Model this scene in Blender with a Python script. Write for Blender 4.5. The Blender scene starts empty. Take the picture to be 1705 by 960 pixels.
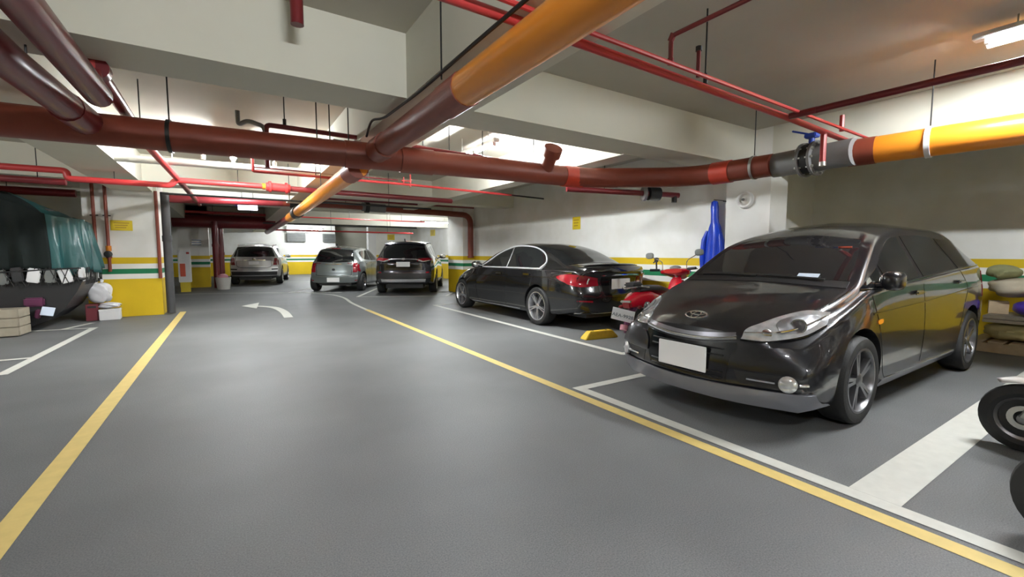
import bpy, bmesh, math, random
from mathutils import Vector, Matrix, geometry
from mathutils.bvhtree import BVHTree
random.seed(7)
R = math.radians
scene = bpy.context.scene
COL = scene.collection

# ------------------------------------------------------------------ camera, world, exposure
cam_d = bpy.data.cameras.new('camera'); cam = bpy.data.objects.new('camera', cam_d); COL.objects.link(cam)
cam.location = (0, 0, 1.25)
cam.rotation_euler = (R(90 - 4.51), 0, R(-32.7))
cam_d.sensor_width = 36; cam_d.lens = 735 / 1705 * 36; cam_d.clip_start = .02; cam_d.clip_end = 200
scene.camera = cam
world = bpy.data.worlds.new('world'); scene.world = world; world.use_nodes = True
world.node_tree.nodes['Background'].inputs[0].default_value = (.9, .88, .78, 1)
world.node_tree.nodes['Background'].inputs[1].default_value = .0
scene.view_settings.view_transform = 'Standard'; scene.view_settings.look = 'None'
scene.view_settings.gamma = 1; scene.view_settings.use_curve_mapping = False
scene.view_settings.exposure = 2.3
LAMP = 170.0          # radiance of the tubes
scene.cycles.max_bounces = 10; scene.cycles.diffuse_bounces = 8; scene.cycles.glossy_bounces = 4
scene.cycles.sample_clamp_indirect = 6

# ------------------------------------------------------------------ materials
def mat(name, col, rough=.5, metal=0, coat=0, spec=.5, emit=0, noise=0, scale=8, bump=0, trans=0, detail=4):
    m = bpy.data.materials.new(name); m.use_nodes = True
    nt = m.node_tree; b = nt.nodes['Principled BSDF']
    b.inputs['Base Color'].default_value = (*col, 1); b.inputs['Roughness'].default_value = rough
    b.inputs['Metallic'].default_value = metal; b.inputs['Coat Weight'].default_value = coat
    b.inputs['Coat Roughness'].default_value = .04
    b.inputs['Specular IOR Level'].default_value = spec
    if trans: b.inputs['Transmission Weight'].default_value = trans
    if emit:
        b.inputs['Emission Color'].default_value = (*col, 1); b.inputs['Emission Strength'].default_value = emit
    if noise or bump:
        tc = nt.nodes.new('ShaderNodeTexCoord'); nz = nt.nodes.new('ShaderNodeTexNoise')
        nz.inputs['Scale'].default_value = scale; nz.inputs['Detail'].default_value = detail
        nt.links.new(tc.outputs['Object'], nz.inputs['Vector'])
        if noise:
            mx = nt.nodes.new('ShaderNodeMix'); mx.data_type = 'RGBA'
            mx.inputs[6].default_value = (*[c * (1 - noise) for c in col], 1)
            mx.inputs[7].default_value = (*[min(1, c * (1 + noise)) for c in col], 1)
            nt.links.new(nz.outputs['Fac'], mx.inputs[0]); nt.links.new(mx.outputs[2], b.inputs['Base Color'])
        if bump:
            bp = nt.nodes.new('ShaderNodeBump'); bp.inputs['Strength'].default_value = bump; bp.inputs['Distance'].default_value = .02
            nt.links.new(nz.outputs['Fac'], bp.inputs['Height']); nt.links.new(bp.outputs[0], b.inputs['Normal'])
    return m

def floor_mat():
    m = bpy.data.materials.new('asphalt_grey_coating'); m.use_nodes = True
    nt = m.node_tree; b = nt.nodes['Principled BSDF']; N = nt.nodes.new; L = nt.links.new
    tc = N('ShaderNodeTexCoord')
    n1 = N('ShaderNodeTexNoise'); n1.inputs['Scale'].default_value = 150; n1.inputs['Detail'].default_value = 5
    n2 = N('ShaderNodeTexNoise'); n2.inputs['Scale'].default_value = .8; n2.inputs['Detail'].default_value = 6
    r1 = N('ShaderNodeValToRGB'); e = r1.color_ramp.elements
    e[0].position = .3; e[0].color = (.100, .103, .105, 1); e[1].position = .75; e[1].color = (.200, .205, .206, 1)
    r2 = N('ShaderNodeValToRGB'); e = r2.color_ramp.elements
    e[0].position = .3; e[0].color = (.80, .80, .80, 1); e[1].position = .7; e[1].color = (1.1, 1.1, 1.1, 1)
    mx = N('ShaderNodeMix'); mx.data_type = 'RGBA'; mx.blend_type = 'MULTIPLY'; mx.inputs[0].default_value = 1
    for n in (n1, n2): L(tc.outputs['Object'], n.inputs['Vector'])
    L(n1.outputs['Fac'], r1.inputs[0]); L(n2.outputs['Fac'], r2.inputs[0])
    L(r1.outputs[0], mx.inputs[6]); L(r2.outputs[0], mx.inputs[7]); L(mx.outputs[2], b.inputs['Base Color'])
    bp = N('ShaderNodeBump'); bp.inputs['Strength'].default_value = .12; bp.inputs['Distance'].default_value = .004
    L(n1.outputs['Fac'], bp.inputs['Height']); L(bp.outputs[0], b.inputs['Normal'])
    b.inputs['Roughness'].default_value = .55; b.inputs['Specular IOR Level'].default_value = .35
    return m

WALLC = (.84, .84, .81)
def wall_mat():
    """painted wall: yellow dado, white, green band, white, yellow band, white above (paint bands by height)"""
    m = bpy.data.materials.new('striped_wall_paint'); m.use_nodes = True
    nt = m.node_tree; b = nt.nodes['Principled BSDF']; N = nt.nodes.new; L = nt.links.new
    g = N('ShaderNodeNewGeometry'); s = N('ShaderNodeSeparateXYZ'); L(g.outputs['Position'], s.inputs[0])
    d = N('ShaderNodeMath'); d.operation = 'DIVIDE'; d.inputs[1].default_value = 3.2; L(s.outputs[2], d.inputs[0])
    r = N('ShaderNodeValToRGB'); r.color_ramp.interpolation = 'CONSTANT'; els = r.color_ramp.elements
    W = (*WALLC, 1); Y = (.72, .50, .015, 1); G = (.015, .20, .085, 1)
    els[0].position = 0; els[0].color = Y
    els[1].position = .745 / 3.2; els[1].color = W
    for z, c in ((.845, G), (.945, W), (1.045, Y), (1.165, W)):
        e = els.new(z / 3.2); e.color = c
    L(d.outputs[0], r.inputs[0])
    nz = N('ShaderNodeTexNoise'); nz.inputs['Scale'].default_value = 1.7; nz.inputs['Detail'].default_value = 7
    L(g.outputs['Position'], nz.inputs['Vector'])
    r2 = N('ShaderNodeValToRGB'); e = r2.color_ramp.elements
    e[0].position = .3; e[0].color = (.88, .87, .83, 1); e[1].position = .65; e[1].color = (1, 1, 1, 1)
    L(nz.outputs['Fac'], r2.inputs[0])
    mx = N('ShaderNodeMix'); mx.data_type = 'RGBA'; mx.blend_type = 'MULTIPLY'; mx.inputs[0].default_value = 1
    L(r.outputs[0], mx.inputs[6]); L(r2.outputs[0], mx.inputs[7]); L(mx.outputs[2], b.inputs['Base Color'])
    b.inputs['Roughness'].default_value = .6; b.inputs['Specular IOR Level'].default_value = .3
    return m

M = dict(
    floor=floor_mat(), wall=wall_mat(),
    concrete=mat('painted_concrete', (.68, .665, .57), .8, noise=.06, scale=2.2, bump=.05, spec=.2),
    slab=mat('bare_ceiling_slab', (.50, .475, .41), .85, noise=.10, scale=1.6, bump=.06, spec=.15),
    white_line=mat('white_line_paint', (.58, .58, .53), .6, noise=.12, scale=14),
    yellow_line=mat('yellow_line_paint', (.66, .50, .17), .6, noise=.14, scale=14),
    orange=mat('orange_pipe_paint', (.78, .27, .02), .30, noise=.05, scale=5, coat=.3),
    rust=mat('red_oxide_pipe_paint', (.21, .042, .022), .46, noise=.14, scale=7),
    scarlet=mat('scarlet_coupling_paint', (.52, .045, .02), .4, noise=.1),
    red=mat('red_pipe_paint', (.44, .035, .035), .38, noise=.06),
    maroon=mat('maroon_pipe_paint', (.17, .018, .022), .28, noise=.08),
    grey_pipe=mat('grey_coupling', (.22, .22, .22), .45, noise=.15),
    steel=mat('galvanised_steel', (.55, .55, .53), .35, metal=.9),
    dark_metal=mat('dark_metal', (.03, .03, .03), .4, metal=.4),
    white_pipe=mat('white_pvc', (.75, .75, .70), .45),
    blue=mat('blue_handle_paint', (.02, .06, .42), .4),
    cable=mat('black_cable', (.012, .012, .012), .5),
    tube=mat('lit_tube', (.93, .97, 1), .5, emit=LAMP), tube_bright=mat('lit_tube_bright', (.93, .97, 1), .5, emit=LAMP * 1.25),
    lamp_white=mat('lamp_housing_white', (.8, .8, .78), .4),
    black=mat('black_plastic', (.012, .012, .013), .45, noise=.1, scale=30),
    gloss_black=mat('gloss_black_plastic', (.006, .006, .007), .12),
    rubber=mat('tyre_rubber', (.018, .018, .018), .7, bump=.1, scale=60),
    glass=mat('tinted_glass', (.008, .009, .010), .03, spec=.7),
    glass_w=mat('windscreen_glass', (.016, .015, .016), .03, spec=.7),
    chrome=mat('chrome', (.80, .80, .82), .10, metal=1),
    alloy=mat('alloy_silver', (.62, .62, .64), .25, metal=.9),
    alloy_dark=mat('alloy_grey', (.26, .26, .27), .3, metal=.85),
    lens=mat('clear_lamp_lens', (.62, .64, .66), .08, metal=.55, coat=1, noise=.45, scale=22),
    lens_dark=mat('projector_lens', (.06, .06, .07), .03, spec=.9),
    tail=mat('red_tail_lens', (.25, .006, .014), .10, coat=1), satin=mat('satin_chrome', (.72, .72, .74), .38, metal=.55),
    tail_dark=mat('dark_red_tail_lens', (.16, .008, .012), .10, coat=1),
    amber=mat('amber_lens', (.75, .24, .02), .15, coat=.5),
    plate=mat('white_number_plate', (.88, .88, .88), .4),
    ink=mat('plate_ink', (.10, .13, .16), .5),
    grey_paint=mat('dark_grey_car_paint', (.010, .010, .014), .32, metal=.4, coat=1),
    lip_paint=mat('grey_bumper_lip_paint', (.26, .26, .29), .28, metal=.7, coat=.8),
    black_paint=mat('black_car_paint', (.010, .010, .011), .18, metal=.3, coat=1),
    suv_paint=mat('charcoal_car_paint', (.026, .025, .032), .25, metal=.6, coat=1),
    teal_silver=mat('grey_green_silver_car_paint', (.22, .25, .25), .3, metal=.6, coat=1),
    silver=mat('silver_car_paint', (.50, .50, .50), .3, metal=.55, coat=.8),
    red_paint=mat('red_motorcycle_paint', (.50, .006, .02), .22, coat=1),
    white_paint=mat('white_scooter_paint', (.78, .74, .70), .25, coat=1),
    purple_paint=mat('dark_purple_plastic', (.10, .02, .06), .35),
    seat=mat('black_vinyl_seat', (.02, .02, .021), .45, bump=.1, scale=40),
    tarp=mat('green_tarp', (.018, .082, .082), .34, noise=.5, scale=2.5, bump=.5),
    tarp_shade=mat('shaded_green_tarp', (.008, .012, .011), .75, spec=.2, noise=.3, scale=4, bump=.3),  # darker copy of the green tarp, shade put into its colour
    card=mat('weathered_board', (.33, .29, .22), .8, noise=.25, scale=9),
    foam=mat('white_foam_box', (.74, .74, .74), .6, noise=.05),
    bag=mat('white_plastic_bag', (.62, .62, .64), .4, noise=.12, scale=6, bump=.6),
    maroon_box=mat('maroon_crate', (.16, .02, .03), .6),
    rain=mat('blue_raincoat_vinyl', (.008, .05, .52), .3, noise=.3, scale=7, bump=.5),
    stop=mat('yellow_rubber', (.62, .42, .03), .6, noise=.22, scale=16),
    sign_y=mat('yellow_sign', (.72, .55, .02), .5),
    sign_ink=mat('sign_ink_brown', (.45, .28, .02), .5),
    sign_blue=mat('blue_print', (.10, .22, .42), .5),
    sign_lit=mat('lit_sign_panel', (.80, .86, 1.0), .4, emit=1.0),
    violet=mat('violet_light_housing', (.10, .05, .40), .4),
    tan_cloth=mat('tan_cloth', (.42, .37, .28), .9, noise=.2, scale=6, bump=.6),
    olive_cloth=mat('olive_cloth', (.25, .25, .12), .9, noise=.25, scale=6, bump=.6),
    brown_cloth=mat('brown_cloth', (.12, .08, .06), .9, noise=.25, scale=6, bump=.6),
    sack=mat('straw_sack', (.50, .43, .20), .85, noise=.2, scale=8, bump=.6),
    violet_bag=mat('violet_nylon_bag', (.07, .035, .32), .4, noise=.2, scale=6, bump=.3),
    kiln=mat('bare_wood', (.42, .32, .20), .7, noise=.2, scale=12),
    vent_grey=mat('weathered_grey_box', (.16, .17, .16), .6, noise=.3, scale=5),
    dark_pipe=mat('dark_grey_pipe', (.055, .055, .058), .5, noise=.2, scale=5),
    pink=mat('pink_plastic', (.72, .32, .40), .5),
    pale=mat('pale_plastic', (.66, .64, .60), .5),
    paper=mat('pale_blue_paper', (.62, .70, .82), .6),
    orange_tag=mat('orange_red_tag', (.62, .10, .05), .6),
)

# ------------------------------------------------------------------ mesh helpers
def link(name, me, m, parent=None, smooth=True, ang=38):
    if isinstance(me, bmesh.types.BMesh):
        bm = me; me = bpy.data.meshes.new(name)
        bmesh.ops.recalc_face_normals(bm, faces=bm.faces[:]); bm.to_mesh(me); bm.free()
    ms = m if isinstance(m, (list, tuple)) else [m]
    if not me.materials:
        for k in ms: me.materials.append(M[k] if isinstance(k, str) else k)
    if smooth:
        me.shade_smooth(); me.set_sharp_from_angle(angle=R(ang))
    o = bpy.data.objects.new(name, me); COL.objects.link(o)
    if parent: o.parent = parent
    return o

def tag(o, label=None, cat=None, group=None, kind=None):
    if label: o['label'] = label
    if cat: o['category'] = cat
    if group: o['group'] = group
    if kind: o['kind'] = kind
    return o

def empty(name, loc, rz=0, label=None, cat=None, group=None, kind=None):
    o = bpy.data.objects.new(name, None); COL.objects.link(o); o.empty_display_size = .1
    o.location = loc; o.rotation_euler = (0, 0, rz)
    return tag(o, label, cat, group, kind)

def copy_tree(o, parent=None):
    c = o.copy(); COL.objects.link(c)
    if parent: c.parent = parent
    for ch in list(o.children): copy_tree(ch, c)
    return c

class MB:
    """collects shapes into one bmesh"""
    def __init__(s): s.bm = bmesh.new()
    def add(s, vs, fs):
        v = [s.bm.verts.new(p) for p in vs]
        for f in fs:
            try: s.bm.faces.new([v[i] for i in f])
            except ValueError: pass
        return s
    def box(s, c, d, rot=None, bev=0):
        t = bmesh.new(); bmesh.ops.create_cube(t, size=1)
        bmesh.ops.scale(t, vec=d, verts=t.verts)
        if bev: bmesh.ops.bevel(t, geom=t.edges[:], offset=bev, segments=2, affect='EDGES')
        m = Matrix.Translation(c)
        if rot: m = m @ (rot.to_matrix().to_4x4() if hasattr(rot, 'to_matrix') else rot)
        bmesh.ops.transform(t, matrix=m, verts=t.verts)
        s.merge(t); return s
    def merge(s, t):
        vm = {v: s.bm.verts.new(v.co) for v in t.verts}
        for f in t.faces:
            try: s.bm.faces.new([vm[v] for v in f.verts])
            except ValueError: pass
        t.free()
    def tube(s, pts, r, n=10, cap=True, closed=False):
        pts = [Vector(p) for p in pts]; rs = r if isinstance(r, (list, tuple)) else [r] * len(pts)
        rings = []; up = None
        for i, p in enumerate(pts):
            a = pts[i - 1] if i > 0 else (pts[-1] if closed else p); b = pts[i + 1] if i < len(pts) - 1 else (pts[0] if closed else p)
            t = (b - a).normalized()
            if up is None: up = Vector((0, 0, 1)) if abs(t.z) < .9 else Vector((1, 0, 0))
            x = up - t * up.dot(t)
            if x.length < 1e-5: x = t.orthogonal()
            x.normalize(); y = t.cross(x); up = x
            rings.append([s.bm.verts.new(p + (x * math.cos(k * 2 * math.pi / n) + y * math.sin(k * 2 * math.pi / n)) * rs[i]) for k in range(n)])
        m = len(rings)
        for i in range(m if closed else m - 1):
            A, B = rings[i], rings[(i + 1) % m]
            for k in range(n): s.bm.faces.new((A[k], A[(k + 1) % n], B[(k + 1) % n], B[k]))
        if cap and not closed:
            s.bm.faces.new(rings[0][::-1]); s.bm.faces.new(rings[-1])
        return s
    def lathe(s, prof, n=24, mtx=None):
        """profile [(r, h)] turned about local z"""
        mtx = mtx or Matrix(); rings = []
        for r, h in prof:
            rings.append([s.bm.verts.new(mtx @ Vector((r * math.cos(k * 2 * math.pi / n), r * math.sin(k * 2 * math.pi / n), h))) for k in range(n)] if r > 1e-6 else [s.bm.verts.new(mtx @ Vector((0, 0, h)))])
        for A, B in zip(rings, rings[1:]):
            for k in range(n):
                a = [A[k], A[(k + 1) % n]] if len(A) > 1 else [A[0]]; b = [B[(k + 1) % n], B[k]] if len(B) > 1 else [B[0]]
                if len(a) + len(b) > 2: s.bm.faces.new(a + b)
        return s
    def prism(s, poly, h0, h1, mtx=None):
        mtx = mtx or Matrix(); n = len(poly)
        a = [s.bm.verts.new(mtx @ Vector((x, y, h0))) for x, y in poly]; b = [s.bm.verts.new(mtx @ Vector((x, y, h1))) for x, y in poly]
        s.bm.faces.new(a[::-1]); s.bm.faces.new(b)
        for k in range(n): s.bm.faces.new((a[k], a[(k + 1) % n], b[(k + 1) % n], b[k]))
        return s
    def ball(s, c, d, rot=None, nu=18, nv=12, fn=None):
        vs = []
        for j in range(nv + 1):
            for i in range(nu):
                th = math.pi * j / nv; ph = 2 * math.pi * i / nu
                u = Vector((math.sin(th) * math.cos(ph), math.sin(th) * math.sin(ph), math.cos(th)))
                k = fn(u) if fn else 1
                p = Vector((u.x * d[0] * k, u.y * d[1] * k, u.z * d[2] * k))
                if rot: p = rot @ p
                vs.append(p + Vector(c))
        fs = [(j * nu + i, j * nu + (i + 1) % nu, (j + 1) * nu + (i + 1) % nu, (j + 1) * nu + i) for j in range(nv) for i in range(nu)]
        t = bmesh.new(); v = [t.verts.new(p) for p in vs]
        for f in fs: t.faces.new([v[i] for i in f])
        bmesh.ops.remove_doubles(t, verts=t.verts[:], dist=1e-5); s.merge(t); return s
    def build(s, name, m, parent=None, smooth=True, ang=38):
        return link(name, s.bm, m, parent, smooth, ang)

def fillet(pts, r=.12, n=5):
    pts = [Vector(p) for p in pts]; out = [pts[0]]
    for a, b, c in zip(pts, pts[1:], pts[2:]):
        u = (a - b); v = (c - b); d = min(r, u.length * .49, v.length * .49)
        p, q = b + u.normalized() * d, b + v.normalized() * d
        for i in range(n + 1):
            t = i / n; out.append(p * (1 - t) ** 2 + b * 2 * t * (1 - t) + q * t * t)
    out.append(pts[-1]); return out

def spline(pts, n=6, closed=True):
    """Catmull-Rom through 2-D points; a point given as (x, y, 1) is a corner"""
    k = len(pts); out = []
    for i in range(k if closed else k - 1):
        p1, p2 = pts[i], pts[(i + 1) % k]
        p0 = pts[i - 1] if (closed or i > 0) else p1; p3 = pts[(i + 2) % k] if (closed or i + 2 < k) else p2
        if len(p1) > 2: p0 = (2 * p1[0] - p2[0], 2 * p1[1] - p2[1])
        if len(p2) > 2: p3 = (2 * p2[0] - p1[0], 2 * p2[1] - p1[1])
        for j in range(n):
            t = j / n; q = []
            for d in (0, 1):
                a, b, c, e = p0[d], p1[d], p2[d], p3[d]
                q.append(.5 * (2 * b + (c - a) * t + (2 * a - 5 * b + 4 * c - e) * t * t + (3 * b - a - 3 * c + e) * t ** 3))
            out.append(tuple(q))
    if not closed: out.append(tuple(pts[-1][:2]))
    return out

def pchip(tab):
    xs = [a for a, _ in tab]; ys = [b for _, b in tab]; n = len(xs)
    h = [xs[i + 1] - xs[i] for i in range(n - 1)]; d = [(ys[i + 1] - ys[i]) / h[i] for i in range(n - 1)]
    m = [d[0]] + [0 if d[i - 1] * d[i] <= 0 else (2 * h[i] + h[i - 1] + h[i] + 2 * h[i - 1]) / ((2 * h[i] + h[i - 1]) / d[i - 1] + (h[i] + 2 * h[i - 1]) / d[i]) for i in range(1, n - 1)] + [d[-1]]
    def f(x):
        x = min(max(x, xs[0]), xs[-1]); i = 0
        while i < n - 2 and x > xs[i + 1]: i += 1
        t = (x - xs[i]) / h[i]
        return (1 + 2 * t) * (1 - t) ** 2 * ys[i] + t * (1 - t) ** 2 * h[i] * m[i] + t * t * (3 - 2 * t) * ys[i + 1] + t * t * (t - 1) * h[i] * m[i + 1]
    return f

def text_obj(body, size, name, m, parent, mtx):
    cu = bpy.data.curves.new('t', 'FONT'); cu.body = body; cu.size = size; cu.align_x = 'CENTER'; cu.align_y = 'CENTER'; cu.extrude = .0008
    t = bpy.data.objects.new('t', cu); COL.objects.link(t)
    me = bpy.data.meshes.new_from_object(t.evaluated_get(bpy.context.evaluated_depsgraph_get()))
    bpy.data.objects.remove(t); bpy.data.curves.remove(cu)
    me.materials.clear(); me.transform(mtx)
    return link(name, me, m, parent, smooth=False)

# ------------------------------------------------------------------ room shell
def slab(name, lo, hi, m, parent=None):
    c = [(a + b) / 2 for a, b in zip(lo, hi)]; d = [b - a for a, b in zip(lo, hi)]
    o = MB().box(c, d).build(name, m, parent, smooth=False)
    if not parent: o['kind'] = 'structure'
    return o
ZC = 3.0
floor = slab('floor', (-8.2, -8.2, -.2), (14.2, 32.2, 0), 'floor')
slab('ceiling', (-8.2, -8.2, ZC), (14.2, 32.2, ZC + .2), 'slab')
slab('wall_right', (9.2, -8.2, 0), (9.4, 3.95, ZC), 'wall')
slab('wall_side', (6.6, 3.95, 0), (9.4, 13.1, ZC), 'wall')
slab('wall_bay', (9.2, 13.1, 0), (9.4, 26.2, ZC), 'wall')
slab('wall_back', (-8.2, -8.2, 0), (9.2, -8.0, ZC), 'wall')
slab('wall_left', (-8.2, -8.0, 0), (-8.0, 32.0, ZC), 'wall')
slab('wall_far', (-8.0, 29.6, 0), (5.75, 29.8, ZC), 'wall')
slab('wall_end', (7.1, 25.6, 0), (9.2, 25.8, ZC), 'wall')
slab('wall_recess', (5.6, 31.0, 0), (9.4, 31.2, ZC), 'concrete')
slab('wall_pillar', (6.4, 3.3, 0), (6.86, 3.95, ZC), 'wall')
slab('wall_pillar', (6.2, 12.5, 0), (6.6, 13.6, ZC), 'wall')
slab('wall_pillar', (-2.29, 11.5, 0), (-1.16, 12.5, ZC), 'wall')
slab('wall_pillar', (-1.5, 20.0, 0), (-.58, 20.8, ZC), 'wall')
slab('wall_pillar', (-8.0, 17.0, 0), (-2.6, 17.2, ZC), 'wall')
# beams
slab('ceiling_beam', (-8.0, 3.55, 2.5), (6.6, 4.05, ZC), 'concrete')
slab('ceiling_beam', (1.27, -8.0, 2.494), (1.87, 29.6, ZC), 'concrete')
slab('ceiling_beam', (-1.86, 4.0, 2.494), (-1.22, 29.6, ZC), 'concrete')
slab('ceiling_beam', (4.24, 4.0, 2.494), (4.55, 12.4, ZC), 'concrete')
slab('ceiling_beam', (6.4, -8.0, 2.42), (6.75, 3.3, ZC), 'concrete')
slab('ceiling_beam', (-8.0, 10.2, 2.5), (6.6, 10.7, ZC), 'concrete')
slab('ceiling_beam', (-8.0, 13.2, 2.5), (9.2, 13.7, ZC), 'concrete')
slab('ceiling_beam', (-8.0, 20.0, 2.5), (9.2, 20.5, ZC), 'concrete')
slab('ceiling_beam', (-8.0, -4.2, 2.5), (6.4, -3.7, ZC), 'concrete')
slab('ceiling_beam', (-8.0, 11.5, 2.42), (-2.29, 11.9, ZC), 'concrete')

# floor markings: painted strips, parts of the floor
STRIPS = [0]
def strip(name, pts, w, m):
    STRIPS[0] += 1; zs = .002 + .0003 * STRIPS[0]
    pts = [Vector((x, y, 0)) for x, y in pts]; vs = []; n = len(pts)
    for i, p in enumerate(pts):
        t = (pts[min(i + 1, n - 1)] - pts[max(i - 1, 0)]).normalized(); s = Vector((-t.y, t.x, 0)) * w / 2
        vs += [p + s + Vector((0, 0, zs)), p - s + Vector((0, 0, zs))]
    return MB().add(vs, [(2 * i, 2 * i + 1, 2 * i + 3, 2 * i + 2) for i in range(n - 1)]).build(name, m, floor, smooth=False)
strip('lane_line', [(-.91, -3), (-.86, 11.8)], .11, 'yellow_line')
curve = spline([(2.56, 10.0), (2.60, 11.6), (2.72, 13.2), (2.5, 14.6), (1.6, 15.7), (.2, 16.5), (-1.4, 16.95), (-2.2, 17.0)], 6, False)
strip('lane_line', [(2.56, -3), (2.55, 4), (2.56, 10.0)], .10, 'yellow_line')
strip('lane_line', curve, .08, 'white_line')
strip('bay_line', [(2.70, -3), (2.70, 3.09)], .10, 'white_line')
strip('bay_line', [(2.66, 3.04), (6.3, 3.04)], .10, 'white_line')
strip('bay_line', [(2.75, .83), (9.0, .83)], .22, 'white_line')
strip('bay_line', [(4.1, 3.8), (4.18, 10.0)], .10, 'white_line')
strip('bay_line', [(4.06, 3.83), (4.6, 3.83)], .10, 'white_line')
strip('bay_line', [(4.14, 10.0), (6.2, 10.0)], .10, 'white_line')
strip('bay_line', [(-2.02, 6.6), (-1.95, 10.05)], .10, 'white_line')
strip('bay_line', [(-2.02, 7.5), (-4.6, 7.62)], .09, 'white_line')
strip('bay_line', [(-1.95, 10.0), (-4.6, 10.4)], .09, 'white_line')
strip('bay_line', [(-2.35, 10.05), (-2.1, 10.75)], .09, 'white_line')
for a, b in (((3.1, 13.1), (4.6, 16.2)), ((3.16, 13.1), (5.5, 11.95)), ((5.4, 12.0), (6.0, 12.9)), ((1.6, 15.75), (3.2, 18.6)), ((1.6, 15.75), (3.05, 14.9)),
             ((1.55, 22.0), (2.5, 26.5)), ((1.55, 22.0), (4.6, 20.6))):
    strip('bay_line', [a, b], .09, 'white_line')
# left-turn arrow
def arrow():
    path = spline([(.95, 9.55), (.96, 10.6), (.86, 11.5), (.62, 11.95), (.50, 12.05)], 5, False)
    o = strip('turn_arrow', path, .16, 'white_line')
    bm = bmesh.new(); bm.from_mesh(o.data)
    v = [bm.verts.new(p) for p in ((.22, 12.22, .012), (.50, 11.5, .012), (.62, 12.85, .012))]; bm.faces.new(v)
    bm.to_mesh(o.data); bm.free()
arrow()

# ------------------------------------------------------------------ lamps
def tube_lamp(loc, rz, label, n=1, L=1.2, refl=0, tm='tube'):
    t = empty('ceiling_tube_lamp', loc, rz, label, 'lamp', 'tube lamps under the ceiling')
    MB().box((0, 0, .05), (.09, L * n + .1, .05), bev=.008).build('housing', 'lamp_white', t, smooth=False)
    if refl: MB().add([(-refl, -L * n / 2, .0), (-.04, -L * n / 2, .045), (.04, -L * n / 2, .045), (refl, -L * n / 2, .0), (-refl, L * n / 2, .0), (-.04, L * n / 2, .045), (.04, L * n / 2, .045), (refl, L * n / 2, .0)], [(0, 1, 5, 4), (1, 2, 6, 5), (2, 3, 7, 6)]).build('reflector', 'lamp_white', t, smooth=False)
    for k in range(n):
        y0 = -L * n / 2 + k * L
        MB().tube([(0, y0 + .05, 0), (0, y0 + L - .05, 0)], .018, 10).build('tube', tm, t)
        for y in (y0 + .03, y0 + L - .03): MB().box((0, y, .012), (.045, .03, .06), bev=.004).build('end_holder', 'lamp_white', t, smooth=False)
    for y in (-L * n * .35, L * n * .35): MB().tube([(0, y, .07), (0, y, ZC - loc[2])], .006, 6).build('hanger_rod', 'steel', t)
    return t
tube_lamp((3.09, 5.82, 2.72), 0, 'twin lit tube lamp hanging above the big red pipe, left of the black sedan', 2, .58, 0, 'tube_bright')
tube_lamp((4.95, .42, 2.86), 0, 'lit tube lamp at the upper right, above the near orange pipe', 1, 1.2, .16)
tube_lamp((.14, 8.0, 2.74), 0, 'small lit tube lamp above the white pipe at left', 1, 1.2)
tube_lamp((3.95, 13.9, 2.72), 0, 'lit tube lamp above the dark SUV beside the grey pipe collar', 1, .9)
tube_lamp((.24, 11.7, 2.72), R(90), 'small lit tube lamp above the hanging lit sign', 1, .6)
tube_lamp((1.6, 21.5, 2.72), R(90), 'far lit tube lamp above the silver SUV', 1, 1.2)
tube_lamp((7.4, 17.5, 2.55), R(90), 'tube lamp over the bay behind the dark SUV', 1)
tube_lamp((4.0, 27.0, 2.6), R(90), 'tube lamp before the far wall', 1)
tube_lamp((.45, -1.0, 2.72), R(90), 'tube lamp overhead behind the viewpoint', 1, 1.0)
tube_lamp((1.0, -5.9, 2.6), R(90), 'added unseen tube lamp over the lane behind the viewpoint', 1)  # added out of view to lift the general fill light
tube_lamp((3.4, -6.0, 2.60), 0, 'added unseen tube lamp at the back of the garage', 1)  # extra fill lamp, never in view
tube_lamp((-5.0, 5.6, 2.6), 0, 'added unseen tube lamp in the bays left of the view', 1)  # added beyond the view to brighten the ceiling coffers

# ------------------------------------------------------------------ pipes
def pipe(name, pts, r, m, label, bend=.15, parts=(), n=16, group='ceiling pipes'):
    """parts: (part name, point a, point b, radius, material)"""
    t = empty(name, pts[0], 0, label, 'pipe', group); o = Vector(pts[0])
    MB().tube([p - o for p in fillet(pts, bend)], r, n).build('pipe_run', m, t)
    for pn, a, b, pr, pm in parts: MB().tube([Vector(a) - o, Vector(b) - o], pr, n if pr > .03 else 7).build(pn, pm, t)
    return t, o
def rod(x, y, z, top=ZC, r=.006): return ('hanger_rod', (x, y, z), (x, y, top), r, 'dark_metal')
def clamp(t, o, p, axis, r, m='steel', w=.03):
    rot = Vector((0, 0, 1)).rotation_difference(Vector(axis)).to_matrix().to_4x4()
    MB().lathe([(r * 1.0, -w / 2), (r * 1.07, -w / 2), (r * 1.07, w / 2), (r * 1.0, w / 2)], 24, Matrix.Translation(Vector(p) - o) @ rot).build('band_clamp', m, t)

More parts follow.
